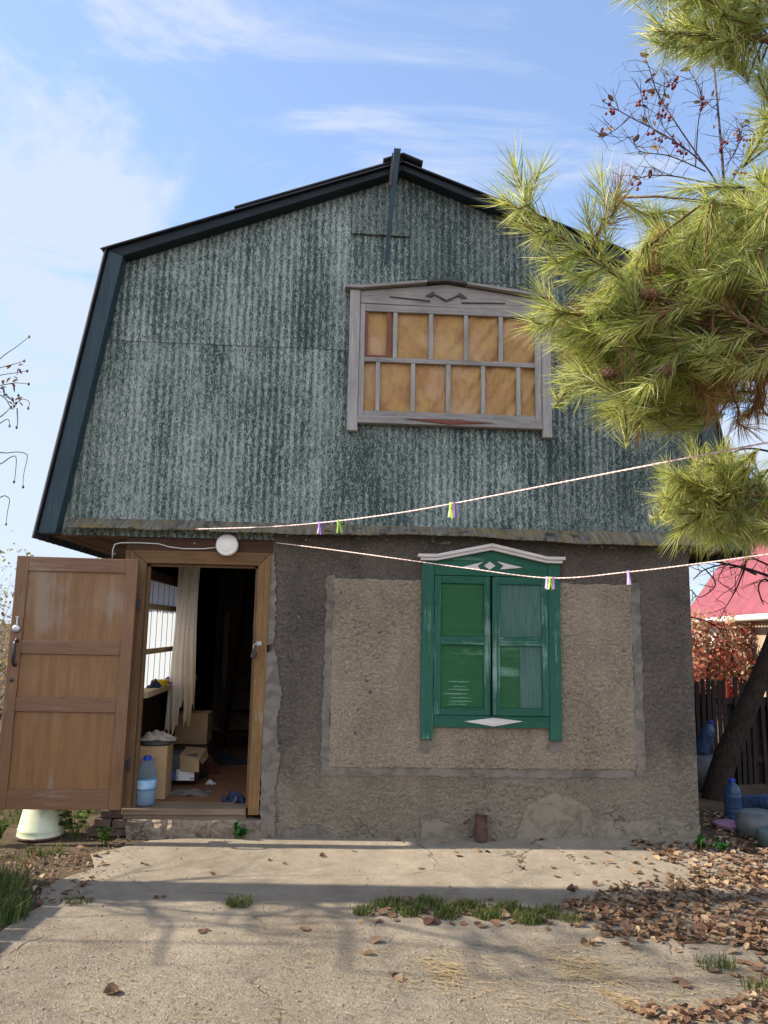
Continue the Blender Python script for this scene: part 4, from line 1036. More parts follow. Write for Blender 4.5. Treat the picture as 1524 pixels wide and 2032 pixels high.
scatter([(1240, 1668), (1524, 1700), (1524, 1760), (1380, 1740), (1260, 1690)], 55, lambda p: put_leaf(p, 'dry brown leaf in the scatter at the house corner', 'leaves at the house corner', 0.04, 0.072))
scatter([(1120, 1795), (1250, 1750), (1524, 1720), (1524, 1880), (1350, 1870), (1200, 1858)], 85, lambda p: put_leaf(p, *C_, 0.05, 0.085))
scatter([(1225, 1985), (1380, 2000), (1524, 1950), (1524, 2032), (1260, 2032)], 32, lambda p: put_leaf(p, *D_, 0.038, 0.068))
scatter([(1330, 1900), (1420, 1870), (1524, 1880), (1524, 1960), (1440, 1940)], 26, lambda p: put_leaf(p, *D_, 0.038, 0.068))
for px, py in ((1345, 1950), (1360, 1958), (1160, 1872), (1240, 1876), (1320, 1830), (780, 1935), (790, 1945), (410, 1847), (400, 1850), (1490, 2010), (220, 1970), (228, 1972), (605, 1845), (745, 1870), (730, 1895)): put_leaf(gnd(px, py), *D_, 0.035, 0.07)
lit = MB()
def drop(p, a=0.024, b=0.058): leaf_geo(lit, (p.x, p.y, rnd.choice((0, 0, .006, .014))), rnd.uniform(a, b), rnd.uniform(0, 6.28), jit(0.4), jit(0.5), rnd, wf=rnd.uniform(0.26, 0.45), curl=rnd.uniform(0.4, 1.6))
scatter([(1110, 1800), (1250, 1752), (1524, 1722), (1524, 1880), (1350, 1868), (1200, 1856)], 950, drop)
scatter([(1080, 1690), (1524, 1690), (1524, 1900), (1150, 1880)], 140, drop)
scatter([(0, 1690), (130, 1670), (240, 1690), (150, 1800), (0, 1800)], 130, drop)
scatter([(1250, 1668), (1390, 1672), (1524, 1690), (1524, 1770), (1400, 1745), (1300, 1700)], 330, drop)
scatter([(1392, 1600), (1524, 1640), (1524, 1700), (1400, 1690)], 220, drop)
scatter([(1255, 2000), (1380, 2008), (1524, 1965), (1524, 2032), (1290, 2032)], 110, drop)
scatter([(0, 1760), (60, 1750), (50, 1790), (0, 1830)], 60, drop)
for _ in range(500):
    drop(Vector((rnd.uniform(2.6, 4.6), rnd.uniform(-3.5, 1.6), 0)))
tag(lit.build('leaf_litter', M['litter'], smooth=True), 'thick drift of dry brown fallen leaves', 'leaves', kind='stuff')
st_ = MB()
def needle_drop(p):
    L = rnd.uniform(0.06, 0.13); a = rnd.gauss(-0.55, 0.5); d = Vector((math.cos(a), math.sin(a), 0)) * L; n = Vector((-d.y, d.x, 0)).normalized() * rnd.uniform(0.0010, 0.0018)
    z = Vector((0, 0, 0.004 + rnd.random() * 0.006)); q = Vector((p.x, p.y, 0)) + z; mid = q + d * 0.5 + Vector((-d.y, d.x, 0)) * jit(0.15) + Vector((0, 0, 0.004))
    st_.add([q - n, q + n, mid + n, mid - n, q + d], [(0, 1, 2, 3), (3, 2, 4)])
scatter([(790, 1850), (1180, 1870), (1524, 1930), (1524, 2032), (1100, 2032), (780, 1960)], 420, needle_drop)
scatter([(1070, 1895), (1180, 1900), (1260, 1950), (1200, 1960), (1090, 1930)], 170, needle_drop)
scatter([(820, 1905), (900, 1910), (910, 1960), (850, 1950)], 110, needle_drop)
scatter([(1160, 1955), (1260, 1990), (1230, 2000)], 80, needle_drop)
scatter([(300, 1780), (760, 1800), (760, 2032), (100, 2032)], 90, needle_drop)
tag(st_.build('fallen_needles', M['straw']), 'straw coloured pine needles strewn over the concrete', 'needles', kind='stuff')
deb = MB()
def crumb(p):
    s = rnd.choice((0.003, 0.004, 0.004, 0.005, 0.006, 0.009)) * rnd.uniform(0.6, 1.2)
    deb.lathe([(s * 0.5, 0), (s * rnd.uniform(.8, 1.1), s * 0.25), (s * rnd.uniform(.6, .9), s * 0.6), (s * 0.3, s * 0.8)], (p.x, p.y, -0.001), rnd.choice((5, 6)))
scatter([(60, 1690), (1388, 1672), (1524, 1740), (1524, 2032), (0, 2032), (0, 1860)], 1500, crumb)
scatter([(170, 1660), (1388, 1668), (1388, 1682), (170, 1690)], 160, crumb)
scatter([(60, 1690), (300, 1670), (260, 1720), (140, 1800), (60, 1790)], 420, crumb)
tag(deb.build('grit', plain('concrete_grit', (0.19, 0.16, 0.125), 0.95, 0.5, 5)), 'loose grit and crumbs on the concrete', 'grit', kind='stuff')

def blades(mb, c, n, rad, h, spread=0.6, wd=0.0028):
    for _ in range(n):
        a = rnd.uniform(0, 6.28); r_ = rad * math.sqrt(rnd.random()); p = Vector((c[0] + math.cos(a) * r_, c[1] + math.sin(a) * r_ * 0.7, c[2] - 0.004))
        b = rnd.uniform(0, 6.28); L = h * rnd.uniform(0.45, 1.15); o = Vector((math.cos(b), math.sin(b), 0)) * L * spread * rnd.random(); q = Vector((-math.sin(b + 1), math.cos(b + 1), 0)) * wd
        p1 = p + o * 0.3 + Vector((0, 0, L * 0.55)); p2 = p + o + Vector((0, 0, L * rnd.uniform(0.75, 1)))
        mb.add([p - q, p + q, p1 + q * 0.8, p1 - q * 0.8, p2], [(0, 1, 2, 3), (3, 2, 4)])
gs = MB()
for k in range(70):
    px = 712 + (1150 - 712) * k / 69; py = 1800 + 10 * math.sin(k * 0.5) + (px - 712) * 0.062 - 4
    c = gnd(px + jit(8), py + jit(7)); n = int(rnd.uniform(30, 85) * (0.5 if px < 760 or px > 1110 else 1)); blades(gs, (c.x, c.y, 0), n, 0.06, 0.062 if 780 < px < 1090 else 0.045)
tag(gs.build('grass_strip', M['grassb']), 'short grass growing along a crack in the concrete', 'grass', kind='stuff')
def tuft(px, py, n, rad, h, label):
    c = gnd(px, py); mb = MB(); blades(mb, (c.x, c.y, 0), n, rad, h, 0.9)
    tag(mb.build('grass_tuft', M['grassb']), label, 'grass tuft')
tuft(472, 1797, 170, 0.085, 0.075, 'small grass tuft sprouting alone from the shaded concrete')
tuft(152, 1790, 150, 0.10, 0.03, 'low flat green tuft on the left of the yard in the shadow')
tuft(722, 1815, 130, 0.06, 0.05, 'grass tuft at the left end of the grass strip among leaves')
tuft(1420, 1920, 90, 0.10, 0.08, 'thin yellowish grass tuft among leaves at the right')
tuft(1505, 1965, 70, 0.08, 0.08, 'sparse pale grass tuft at the right edge of the photo')
gl = MB()
for _ in range(230):
    x, y = rnd.uniform(-5.4, -2.3), rnd.uniform(-0.6, 4.2)
    if abs(x + 2.6) < 0.25 and abs(y - 0.03) < 0.25: continue
    blades(gl, (x, y, -0.01), 28, 0.13, 0.10, 0.8, 0.004)
for _ in range(60):
    c = gnd(rnd.uniform(-60, 62), rnd.uniform(1755, 1835)); blades(gl, (c.x - 0.08, c.y, -0.01), 45, 0.10, 0.17, 0.7, 0.004)
tag(gl.build('lawn_edge', M['grassb']), 'rough grass at the left edge of the yard', 'grass', kind='stuff')
def weed(p, n, h, L, label, mat='weed', name='weed_plant'):
    t = thing(name, label, 'plant', (p.x, p.y, 0)); sm, lm = MB(), MB()
    for k in range(n):
        a = rnd.uniform(0, 6.28); s = rnd.uniform(0.3, 1); top = Vector((p.x + math.cos(a) * h * 0.7 * s, p.y + math.sin(a) * h * 0.5 * s, h * rnd.uniform(0.5, 1)))
        base = Vector((p.x + jit(0.02), p.y + jit(0.02), -0.005)); midp = base.lerp(top, 0.5) + Vector((jit(0.02), jit(0.02), 0.02))
        sm.tube([base, midp, top], [0.003, 0.0025, 0.0015], 5)
        for j in range(5):
            q = base.lerp(top, 0.35 + 0.65 * j / 4)
            leaf_geo(lm, q, L * rnd.uniform(0.6, 1.1), rnd.uniform(0, 6.28), jit(0.6), jit(0.5), rnd, wf=0.34, curl=0.3)
    sm.build('stem', M['weed'], t); lm.build('foliage', M[mat], t, smooth=True)
weed(gnd(208, 1678), 9, 0.13, 0.06, 'pale leafy weed in front of the brick footing by the door')
weed(Vector((-2.33, -0.02, 0)), 12, 0.30, 0.07, 'tall nettle like weed between the bucket and the brick footing')
weed(Vector((-2.83, -0.22, 0)), 10, 0.16, 0.07, 'sunlit weed in front of the upturned bucket')
weed(gnd(474, 1664), 11, 0.11, 0.05, 'small bright green weed at the foot of the door step', 'herb')
weed(gnd(1393, 1688), 9, 0.09, 0.05, 'green seedling at the foot of the house corner', 'herb')
weed(gnd(1432, 1692), 9, 0.085, 0.05, 'green seedling among leaves a step right of the house corner', 'herb')

# ------------------------------------------------------------------ pine tree
def needles(mb, p0, p1, per_m, L, r, mi=0, w0=0.0011, droop=0.22, ang=(12, 50)):
    ax = p1 - p0; ln = ax.length; ax.normalize()
    s = ax.orthogonal().normalized(); q = ax.cross(s)
    n = max(6, int(per_m * ln))
    for k in range(n):
        u = (k + r.random()) / n; t = 2 * math.pi * r.random()
        an = math.radians(r.uniform(*ang)) * (1 - 0.55 * max(0, (u - 0.75) / 0.25))
        rad = s * math.cos(t) + q * math.sin(t)
        d = (ax * math.cos(an) + rad * math.sin(an)).normalized(); d.z -= droop * r.random(); d.normalize()
        l = L * r.uniform(0.65, 1.1)
        b = p0 + ax * (u * ln); side = d.cross(Vector((r.uniform(-1, 1), r.uniform(-1, 1), r.uniform(-1, 1)))).normalized() * w0 * r.uniform(0.8, 1.3)
        bend = Vector((0, 0, -l * 0.10 * r.random())) + ax * l * 0.16
        m1 = b + d * (l * 0.55) ; tip = b + d * l + bend
        mb.add([b - side, b + side, m1 + side, m1 - side, tip], [(0, 1, 2, 3), (3, 2, 4)], mi)
pine = thing('pine_tree', 'long needled pine reaching in from the right, partly yellowed', 'tree', (2.2, -3.35, 0))
TR = [Vector((2.2, -3.35, -0.05)), Vector((2.18, -3.38, 1.2)), Vector((2.12, -3.42, 2.6)), Vector((2.1, -3.45, 4.0)), Vector((2.12, -3.45, 5.6))]
m = MB(); m.tube(TR, [0.15, 0.13, 0.115, 0.10, 0.07], 14); m.build('trunk', M['pinebark'], pine, smooth=True)
pr = random.Random(11)
def bough(axis, r0, shoots, d_scale=1.0, dens=700, L=0.108, side=True, dead=0.02, axis_needles=0.5):
    wd, nd = MB(), MB()
    pl = smooth_line(axis, 6)
    n = len(pl); wd.tube(pl, [r0 * (1 - i / (n - 1)) ** 1.3 + 0.003 for i in range(n)], 8)
    k0 = int(n * max(0.12, 0.75 - axis_needles))
    for i in range(k0, n - 1): needles(nd, pl[i], pl[i + 1], dens * (0.9 if i > n * (1 - axis_needles) else 0.45), L, pr, 1 if pr.random() < dead else 0)
    for a, b in shoots:
        near = min(pl[n // 3:], key=lambda q: (q - a).length)
        if (near - a).length > 0.02: wd.tube([near, near.lerp(a, 0.5) + Vector((0, 0, 0.012)), a], [0.0045, 0.004, 0.0036], 5)
        md = a.lerp(b, 0.5) + Vector((pr.uniform(-.015, .015), pr.uniform(-.02, .02), pr.uniform(-.045, .0)))
        wd.tube([a, md, b], [0.0036, 0.0034, 0.0022], 6); mi = 1 if pr.random() < dead else 0
        needles(nd, a - (md - a) * 0.25, md, dens, L, pr, mi); needles(nd, md, b, dens, L, pr, mi)
    bo = wd.build('bough', M['pinebark'], pine, smooth=True)
    nd.build('needles', [M['needle'], M['needle_dead']], bo)
def P(px, py, d): return pix(px, py, d)
def rs(poly, n, d0, d1, dirpx, lenr=(0.15, 0.30)):
    """Random side shoots whose tips lie in a patch of the crown."""
    out = []; xs = [p[0] for p in poly]; ys = [p[1] for p in poly]
    while len(out) < n:
        x, y = pr.uniform(min(xs), max(xs)), pr.uniform(min(ys), max(ys)); ins = False
        for i in range(len(poly)):
            a, b = poly[i], poly[i - 1]
            if (a[1] > y) != (b[1] > y) and x < (b[0] - a[0]) * (y - a[1]) / (b[1] - a[1]) + a[0]: ins = not ins
        if not ins: continue
        d = pr.uniform(d0, d1); b = P(x, y, d); v = Vector((dirpx[0] + pr.uniform(-.6, .6), pr.uniform(-.7, .3), dirpx[1] + pr.uniform(-.55, .55))).normalized() * pr.uniform(*lenr)
        out.append((b - v, b))
    return out
HUB = Vector((2.12, -3.42, 2.75))
bough([HUB, P(1600, 705, 2.60), P(1440, 665, 2.5), P(1330, 608, 2.45), P(1250, 562, 2.42), P(1130, 482, 2.38), P(1046, 408, 2.36)], 0.022,
      [(P(1046, 408, 2.36), P(1020, 330, 2.33)), (P(1050, 412, 2.36), P(1072, 335, 2.38)), (P(1046, 408, 2.36), P(1000, 392, 2.30)), (P(1095, 455, 2.37), P(1040, 445, 2.32)),
       (P(1150, 500, 2.39), P(1085, 500, 2.34)), (P(1200, 530, 2.4), P(1130, 545, 2.36)), (P(1192, 520, 2.4), P(1196, 440, 2.4)), (P(1196, 440, 2.4), P(1192, 355, 2.40)), (P(1196, 450, 2.4), P(1228, 372, 2.42)),
       (P(1190, 500, 2.4), P(1165, 430, 2.38)), (P(1250, 560, 2.42), P(1180, 600, 2.4)), (P(1300, 590, 2.44), P(1230, 650, 2.4))], axis_needles=0.42)
bough([HUB + Vector((0, 0, -.1)), P(1560, 720, 2.66), P(1440, 672, 2.56), P(1330, 632, 2.5), P(1230, 628, 2.46), P(1130, 622, 2.44), P(1075, 612, 2.42)], 0.02,
      [(P(1130, 622, 2.44), P(1075, 580, 2.42)), (P(1120, 620, 2.44), P(1060, 640, 2.40)), (P(1180, 628, 2.46), P(1120, 670, 2.42)), (P(1240, 630, 2.46), P(1160, 690, 2.44)), (P(1290, 630, 2.48), P(1220, 690, 2.46))] + rs([(1120, 600), (1300, 560), (1330, 680), (1130, 700)], 22, 2.42, 2.62, (-0.7, -0.35)), axis_needles=0.5)
bough([HUB + Vector((0, 0, -.15)), P(1580, 740, 2.75), P(1460, 725, 2.66), P(1350, 722, 2.6), P(1220, 738, 2.56), P(1130, 740, 2.54)], 0.016,
      [(P(1180, 740, 2.55), P(1125, 762, 2.52)), (P(1230, 738, 2.56), P(1170, 700, 2.52))] + rs([(1130, 720), (1330, 680), (1360, 780), (1190, 800)], 20, 2.52, 2.7, (-0.7, -0.4)), axis_needles=0.5)
bough([HUB + Vector((0, 0, -.2)), P(1570, 760, 2.86), P(1440, 745, 2.78), P(1330, 760, 2.72), P(1240, 800, 2.7), P(1195, 815, 2.68)], 0.014,
      rs([(1200, 790), (1330, 740), (1400, 800), (1350, 850), (1210, 835)], 17, 2.66, 2.85, (-0.55, -0.6)), axis_needles=0.45, dead=0.06)
bough([HUB + Vector((0, 0, .1)), P(1590, 640, 2.7), P(1490, 610, 2.62), P(1435, 560, 2.56), P(1425, 480, 2.52), P(1448, 390, 2.5)], 0.016,
      [(P(1430, 500, 2.53), P(1400, 420, 2.5)), (P(1425, 480, 2.52), P(1480, 420, 2.52)), (P(1432, 540, 2.55), P(1370, 480, 2.5)), (P(1425, 470, 2.5), P(1425, 600, 2.48))] + rs([(1290, 480), (1360, 400), (1520, 400), (1524, 640), (1300, 640)], 36, 2.5, 2.8, (-0.35, 0.1)), axis_needles=0.55)
bough([HUB + Vector((0, 0, .05)), P(1600, 600, 2.8), P(1480, 560, 2.75), P(1370, 520, 2.7), P(1310, 470, 2.66), P(1290, 420, 2.64)], 0.014,
      rs([(1240, 500), (1290, 430), (1400, 430), (1420, 600), (1270, 600)], 24, 2.62, 2.85, (-0.5, 0.2)), axis_needles=0.5)
bough([HUB + Vector((0, 0, -.1)), P(1600, 690, 2.9), P(1480, 660, 2.86), P(1380, 660, 2.82), P(1300, 680, 2.8)], 0.013,
      rs([(1280, 600), (1420, 600), (1524, 640), (1500, 740), (1290, 740)], 30, 2.7, 2.95, (-0.5, -0.3)), axis_needles=0.6, dead=0.12)
bough([HUB + Vector((0, 0, -.25)), P(1600, 770, 2.95), P(1520, 745, 2.9), P(1450, 750, 2.86), P(1415, 775, 2.84)], 0.013,
      [(P(1450, 745, 2.84), P(1420, 800, 2.82)), (P(1480, 745, 2.84), P(1450, 790, 2.8)), (P(1510, 760, 2.85), P(1485, 815, 2.82))], axis_needles=0.4, dead=0.8)
bough([HUB + Vector((0, 0, -.05)), P(1620, 690, 2.55), P(1500, 650, 2.45), P(1400, 600, 2.4), P(1320, 620, 2.36), P(1230, 660, 2.34)], 0.012,
      rs([(1110, 620), (1200, 560), (1290, 500), (1440, 400), (1524, 400), (1524, 660), (1440, 740), (1370, 790), (1250, 830), (1180, 790), (1110, 740)], 52, 2.32, 2.62, (-0.55, -0.2)), axis_needles=0.55, dead=0.05)
bough([HUB + Vector((0, 0, .2)), P(1640, 560, 2.6), P(1560, 470, 2.52), P(1490, 420, 2.46), P(1400, 400, 2.44)], 0.011,
      rs([(1270, 440), (1340, 370), (1400, 350), (1524, 360), (1524, 560), (1300, 520)], 20, 2.4, 2.65, (-0.35, 0.35)), axis_needles=0.55)
bough([HUB + Vector((0, 0, -.3)), P(1620, 740, 2.6), P(1530, 700, 2.5), P(1470, 700, 2.46), P(1430, 740, 2.44)], 0.024,
      rs([(1395, 700), (1470, 690), (1465, 835), (1405, 825)], 5, 2.42, 2.6, (0.1, -0.9), (0.07, 0.14)) + rs([(1465, 780), (1524, 770), (1510, 870), (1480, 860)], 4, 2.45, 2.6, (0.0, -0.9), (0.07, 0.14)), axis_needles=0.15, dead=1.0, dens=480, L=0.11)
for px_, py_ in ((1200, 742), (1312, 738), (1285, 585)):
    c = P(px_, py_, 2.38); m = MB()
    for k in range(9):
        r_ = 0.014 * math.sin(math.pi * (k + 1) / 10.5) + 0.002
        for j in range(7):
            an = 2 * math.pi * (j + 0.5 * (k % 2)) / 7; o_ = Vector((-0.024 + 0.006 * k, math.cos(an) * r_, math.sin(an) * r_)); n_ = Vector((0.012, math.cos(an) * 0.006, math.sin(an) * 0.006)); sd_ = Vector((0, -math.sin(an), math.cos(an))) * 0.006
            m.add([c + o_ - sd_, c + o_ + sd_, c + o_ + n_ + sd_ * 0.6, c + o_ + n_ - sd_ * 0.6], [(0, 1, 2, 3)])
    m.tube([c + Vector((-0.026, 0, 0)), c, c + Vector((0.035, 0, 0)), c + Vector((0.06, 0.02, 0.015))], [0.006, 0.010, 0.005, 0.004], 8)
    m.build('pine_cone', M['pinebark'], pine)
# lower hanging clump
HB2 = Vector((2.14, -3.42, 2.35))
bough([HB2, P(1600, 1010, 3.1), P(1520, 985, 3.05), P(1440, 985, 3.0), P(1380, 960, 2.98), P(1325, 935, 2.96)], 0.014,
      [(P(1400, 965, 2.98), P(1375, 890, 2.97)), (P(1440, 985, 3.0), P(1430, 900, 2.98)), (P(1360, 955, 2.98), P(1310, 985, 2.95)), (P(1470, 985, 3.0), P(1475, 925, 3.0))] + rs([(1310, 930), (1400, 890), (1524, 940), (1524, 1010), (1330, 1020)], 24, 2.95, 3.15, (-0.6, 0)), axis_needles=0.6)
bough([HB2 + Vector((0, 0, -.05)), P(1590, 1030, 3.1), P(1500, 1010, 3.04), P(1420, 1015, 3.0), P(1365, 1040, 2.97), P(1345, 1062, 2.96)], 0.013,
      [(P(1420, 1015, 3.0), P(1340, 1020, 2.95)), (P(1400, 1020, 3.0), P(1385, 1060, 2.96)), (P(1480, 1015, 3.02), P(1440, 1062, 3.0)), (P(1500, 1012, 3.03), P(1490, 1070, 3.0)), (P(1530, 1020, 3.05), P(1515, 1060, 3.0))] + rs([(1330, 1000), (1524, 1000), (1524, 1070), (1350, 1070)], 24, 2.95, 3.15, (-0.4, -0.7)), axis_needles=0.6)
# upper boughs in the corner of the view
HB3 = Vector((2.1, -3.45, 4.1))
bough([HB3, P(1620, 90, 2.6), P(1500, 75, 2.5), P(1400, 70, 2.42), P(1330, 65, 2.4), P(1300, 62, 2.38)], 0.018,
      [(P(1360, 65, 2.4), P(1300, 40, 2.38)), (P(1340, 65, 2.4), P(1300, 85, 2.38)), (P(1400, 70, 2.42), P(1350, 95, 2.4)), (P(1430, 70, 2.44), P(1390, 110, 2.42)), (P(1470, 75, 2.46), P(1440, 120, 2.44))] + rs([(1310, 20), (1524, 0), (1524, 95), (1340, 85)], 19, 2.4, 2.65, (-0.6, -0.15), (0.12, 0.22)), axis_needles=0.6)
bough([HB3 + Vector((0, 0, .1)), P(1600, -20, 2.6), P(1450, -40, 2.5), P(1330, -30, 2.44), P(1250, -20, 2.4)], 0.014, rs([(1240, -60), (1524, -80), (1524, 20), (1250, 0)], 13, 2.4, 2.65, (-0.6, -0.3)), axis_needles=0.6)
bough([HB3 + Vector((0, 0, -.5)), P(1640, 330, 2.6), P(1580, 280, 2.55), P(1530, 210, 2.5), P(1505, 150, 2.48)], 0.014,
      rs([(1500, 130), (1524, 100), (1570, 480), (1515, 480), (1510, 300)], 14, 2.46, 2.7, (-0.5, -0.1), (0.1, 0.2)), axis_needles=0.6, dead=0.1)
bough([HB3 + Vector((0, 0, -.7)), P(1640, 480, 2.7), P(1580, 430, 2.65), P(1530, 380, 2.6), P(1500, 350, 2.56)], 0.013,
      rs([(1505, 340), (1560, 320), (1560, 470), (1505, 450)], 9, 2.56, 2.75, (-0.6, 0.1)), axis_needles=0.6)

# ------------------------------------------------------------------ trees with bare twigs
def grow(mb, p, d, L, r, depth, rr, droop=0.0, tips=None, kids=(2, 3), flat=1.0):
    n = 4; pts = [p]; rad = [r]
    for i in range(n):
        d = (d + Vector((rr.uniform(-.22, .22), rr.uniform(-.22, .22) * flat, rr.uniform(-.18, .18) - droop))).normalized()
        p = p + d * L / n; pts.append(p); rad.append(r * (1 - 0.5 * (i + 1) / n))
    mb.tube(pts, rad, 6 if r > 0.012 else 4, cap=False)
    if depth == 0:
        if tips is not None: tips.append((p, d))
        return
    for k in range(rr.randint(*kids)):
        s = pts[rr.randint(2, n)]; ax = Vector((rr.uniform(-1, 1), rr.uniform(-1, 1), rr.uniform(-.5, .8))).normalized(); ax.y *= flat
        grow(mb, s, (d * 0.9 + ax * 0.8).normalized(), L * rr.uniform(0.55, 0.85), rad[-1] * rr.uniform(0.6, 0.9), depth - 1, rr, droop, tips, kids, flat)
r3 = random.Random(5)
bt = thing('bare_tree', 'leafless tree at the left with thin drooping twigs against the sky', 'tree', (-5.6, -1.08, 0))
m = MB(); tk = [Vector((-5.6, -1.08, -0.05)), Vector((-5.56, -1.08, 1.2)), Vector((-5.62, -1.06, 2.6)), Vector((-5.55, -1.06, 4.2)), Vector((-5.5, -1.06, 6.2))]
m.tube(tk, [0.2, 0.19, 0.18, 0.16, 0.11], 12)
m.build('trunk', M['bark'], bt, smooth=True)
m = MB()
for k in range(26):
    s = tk[1].lerp(tk[4], 0.05 + 0.037 * k); a = r3.uniform(0, 6.28)
    grow(m, s, Vector((math.cos(a) * 0.9, -0.22 + 0.28 * math.sin(a), 0.55)).normalized(), r3.uniform(0.8, 1.4), 0.024, 3, r3, 0.02, None, (2, 3), 0.45)
for k in range(34):
    yo = -1.15 - 1.15 * r3.random() ** 1.4; z0 = r3.uniform(1.2, 5.2); L_ = r3.uniform(0.5, 0.9)
    s0 = tk[1].lerp(tk[4], (z0 - 1.2) / 5.0); e0 = Vector((-5.6 + jit(0.25), yo, z0 + 0.35))
    m.tube([s0, s0.lerp(e0, 0.5) + Vector((0, 0, 0.12)), e0], [0.016, 0.013, 0.010], 5)
    grow(m, e0, Vector((r3.uniform(-0.8, 0.8), jit(0.15), 0.6)).normalized(), L_, 0.009, 3, r3, 0.03, None, (2, 4), 0.35)
m.build('branch', M['bark'], bt)
tw = MB(); buds = MB()
def twig(pts, d, r=0.004):
    q = smooth_line([P(x, y, d) for x, y in pts], 5); tw.tube(q, [r * (1 - 0.6 * i / len(q)) for i in range(len(q))], 5)
    for x, y in pts[-1:]:
        c = P(x, y, d); buds.lathe([(0.002, -0.012), (0.008, -0.004), (0.007, 0.004), (0.002, 0.010)], c, 6)
for pts in ([(-160, 830), (-60, 770), (0, 712), (30, 690), (58, 668)], [(-120, 760), (-40, 745), (0, 730), (30, 722), (48, 716)], [(-120, 770), (-40, 760), (0, 745), (30, 740), (54, 736)], [(-90, 780), (0, 765), (30, 760), (57, 762)],
            [(-60, 760), (0, 770), (8, 780), (20, 790), (30, 800), (45, 792), (58, 798), (56, 810)], [(-40, 780), (4, 770), (10, 785), (25, 795), (28, 806)], [(0, 828), (12, 818), (22, 808)], [(-40, 870), (0, 840), (16, 832), (19, 845)],
            [(-50, 900), (0, 898), (12, 899), (35, 897), (52, 901), (54, 910), (47, 942), (46, 966)], [(-30, 925), (0, 921), (20, 908), (32, 908), (30, 945), (28, 956)], [(-20, 990), (0, 987), (10, 984), (19, 992), (15, 1015), (12, 1040)], [(34, 810), (35, 838), (33, 848)], [(-10, 780), (10, 790), (24, 812), (32, 800)]):
    twig(pts, 4.9)
for _ in range(26):
    x, y = r3.uniform(-5, 42), r3.uniform(725, 812); c = P(x, y, 4.9); leaf_geo(buds, c, r3.uniform(0.02, 0.045), r3.uniform(0, 6), jit(1.2), jit(1.2), r3, wf=0.25, curl=1.2)
tw.build('twig', M['twig'], bt); buds.build('bud', M['litter'], bt)
# slatted fence that shades the left edge of the yard
t = thing('board_fence', 'low grey board fence along the left of the yard', 'fence', (-3.45, -1.6, 0))
for i in range(11):
    y = -2.75 + 0.165 * i; m = MB(); m.box(-3.46, -3.435, y, y + 0.155, -0.02, 1.13 + jit(0.03)); m.build('board', M['greywood_z'], t)
m = MB(); m.box(-3.50, -3.465, -2.75, -0.93, 0.85, 0.93).box(-3.50, -3.465, -2.75, -0.93, 0.25, 0.33); m.build('rail', M['greywood_z'], t)

# crab apple behind the house corner
ca = thing('crabapple_tree', 'nearly bare crab apple tree with dark leaning trunk and red fruit', 'tree', (3.38, 1.4, 0))
m = MB()
ct = [P(1416, 1606, 7.7), P(1424, 1560, 7.7), P(1438, 1510, 7.68), P(1463, 1450, 7.66), P(1489, 1390, 7.64), P(1517, 1322, 7.62), P(1546, 1240, 7.6), P(1570, 1120, 7.58), P(1575, 980, 7.55), P(1550, 800, 7.5), P(1490, 620, 7.45), P(1450, 500, 7.4)]
ct = smooth_line(ct, 5); m.tube(ct, [0.140 - 0.10 * (i / (len(ct) - 1)) ** 0.8 for i in range(len(ct))], 12)
m.build('trunk', M['bark'], ca, smooth=True)
m = MB(); D = 7.4; stems = []
for pts, r0 in (([(1450, 500), (1440, 400), (1432, 300), (1425, 220), (1418, 140), (1416, 90)], 0.024), ([(1440, 400), (1400, 330), (1330, 275), (1250, 232), (1195, 200)], 0.014), ([(1400, 330), (1345, 250), (1305, 185), (1290, 140), (1278, 108)], 0.010), ([(1380, 330), (1385, 250), (1392, 190), (1368, 140)], 0.008),
                ([(1440, 380), (1480, 310), (1500, 260)], 0.010), ([(1430, 370), (1340, 350), (1280, 350), (1248, 366)], 0.010), ([(1400, 340), (1330, 310), (1270, 300), (1255, 270)], 0.008), ([(1340, 280), (1290, 250), (1270, 178)], 0.006), ([(1360, 300), (1310, 240), (1320, 180), (1340, 150)], 0.005), ([(1440, 330), (1465, 290), (1475, 240)], 0.006), ([(1250, 232), (1215, 262), (1190, 268)], 0.004)):
    q = smooth_line([P(x, y, D + jit(0.12)) for x, y in pts], 6); m.tube(q, [r0 * 0.62 * (1 - 0.75 * i / len(q)) + 0.0015 for i in range(len(q))], 6); stems.append(q)
for q in stems:
    for k in range(14):
        s = q[r3.randrange(len(q) // 4, len(q))]; grow(m, s, Vector((r3.uniform(-1, .6), r3.uniform(-.5, .5), r3.uniform(-.2, .9))).normalized(), r3.uniform(0.12, 0.3), 0.004, 1, r3, 0.0, None, (1, 2))
m.build('branch', M['twig'], ca); m = MB()
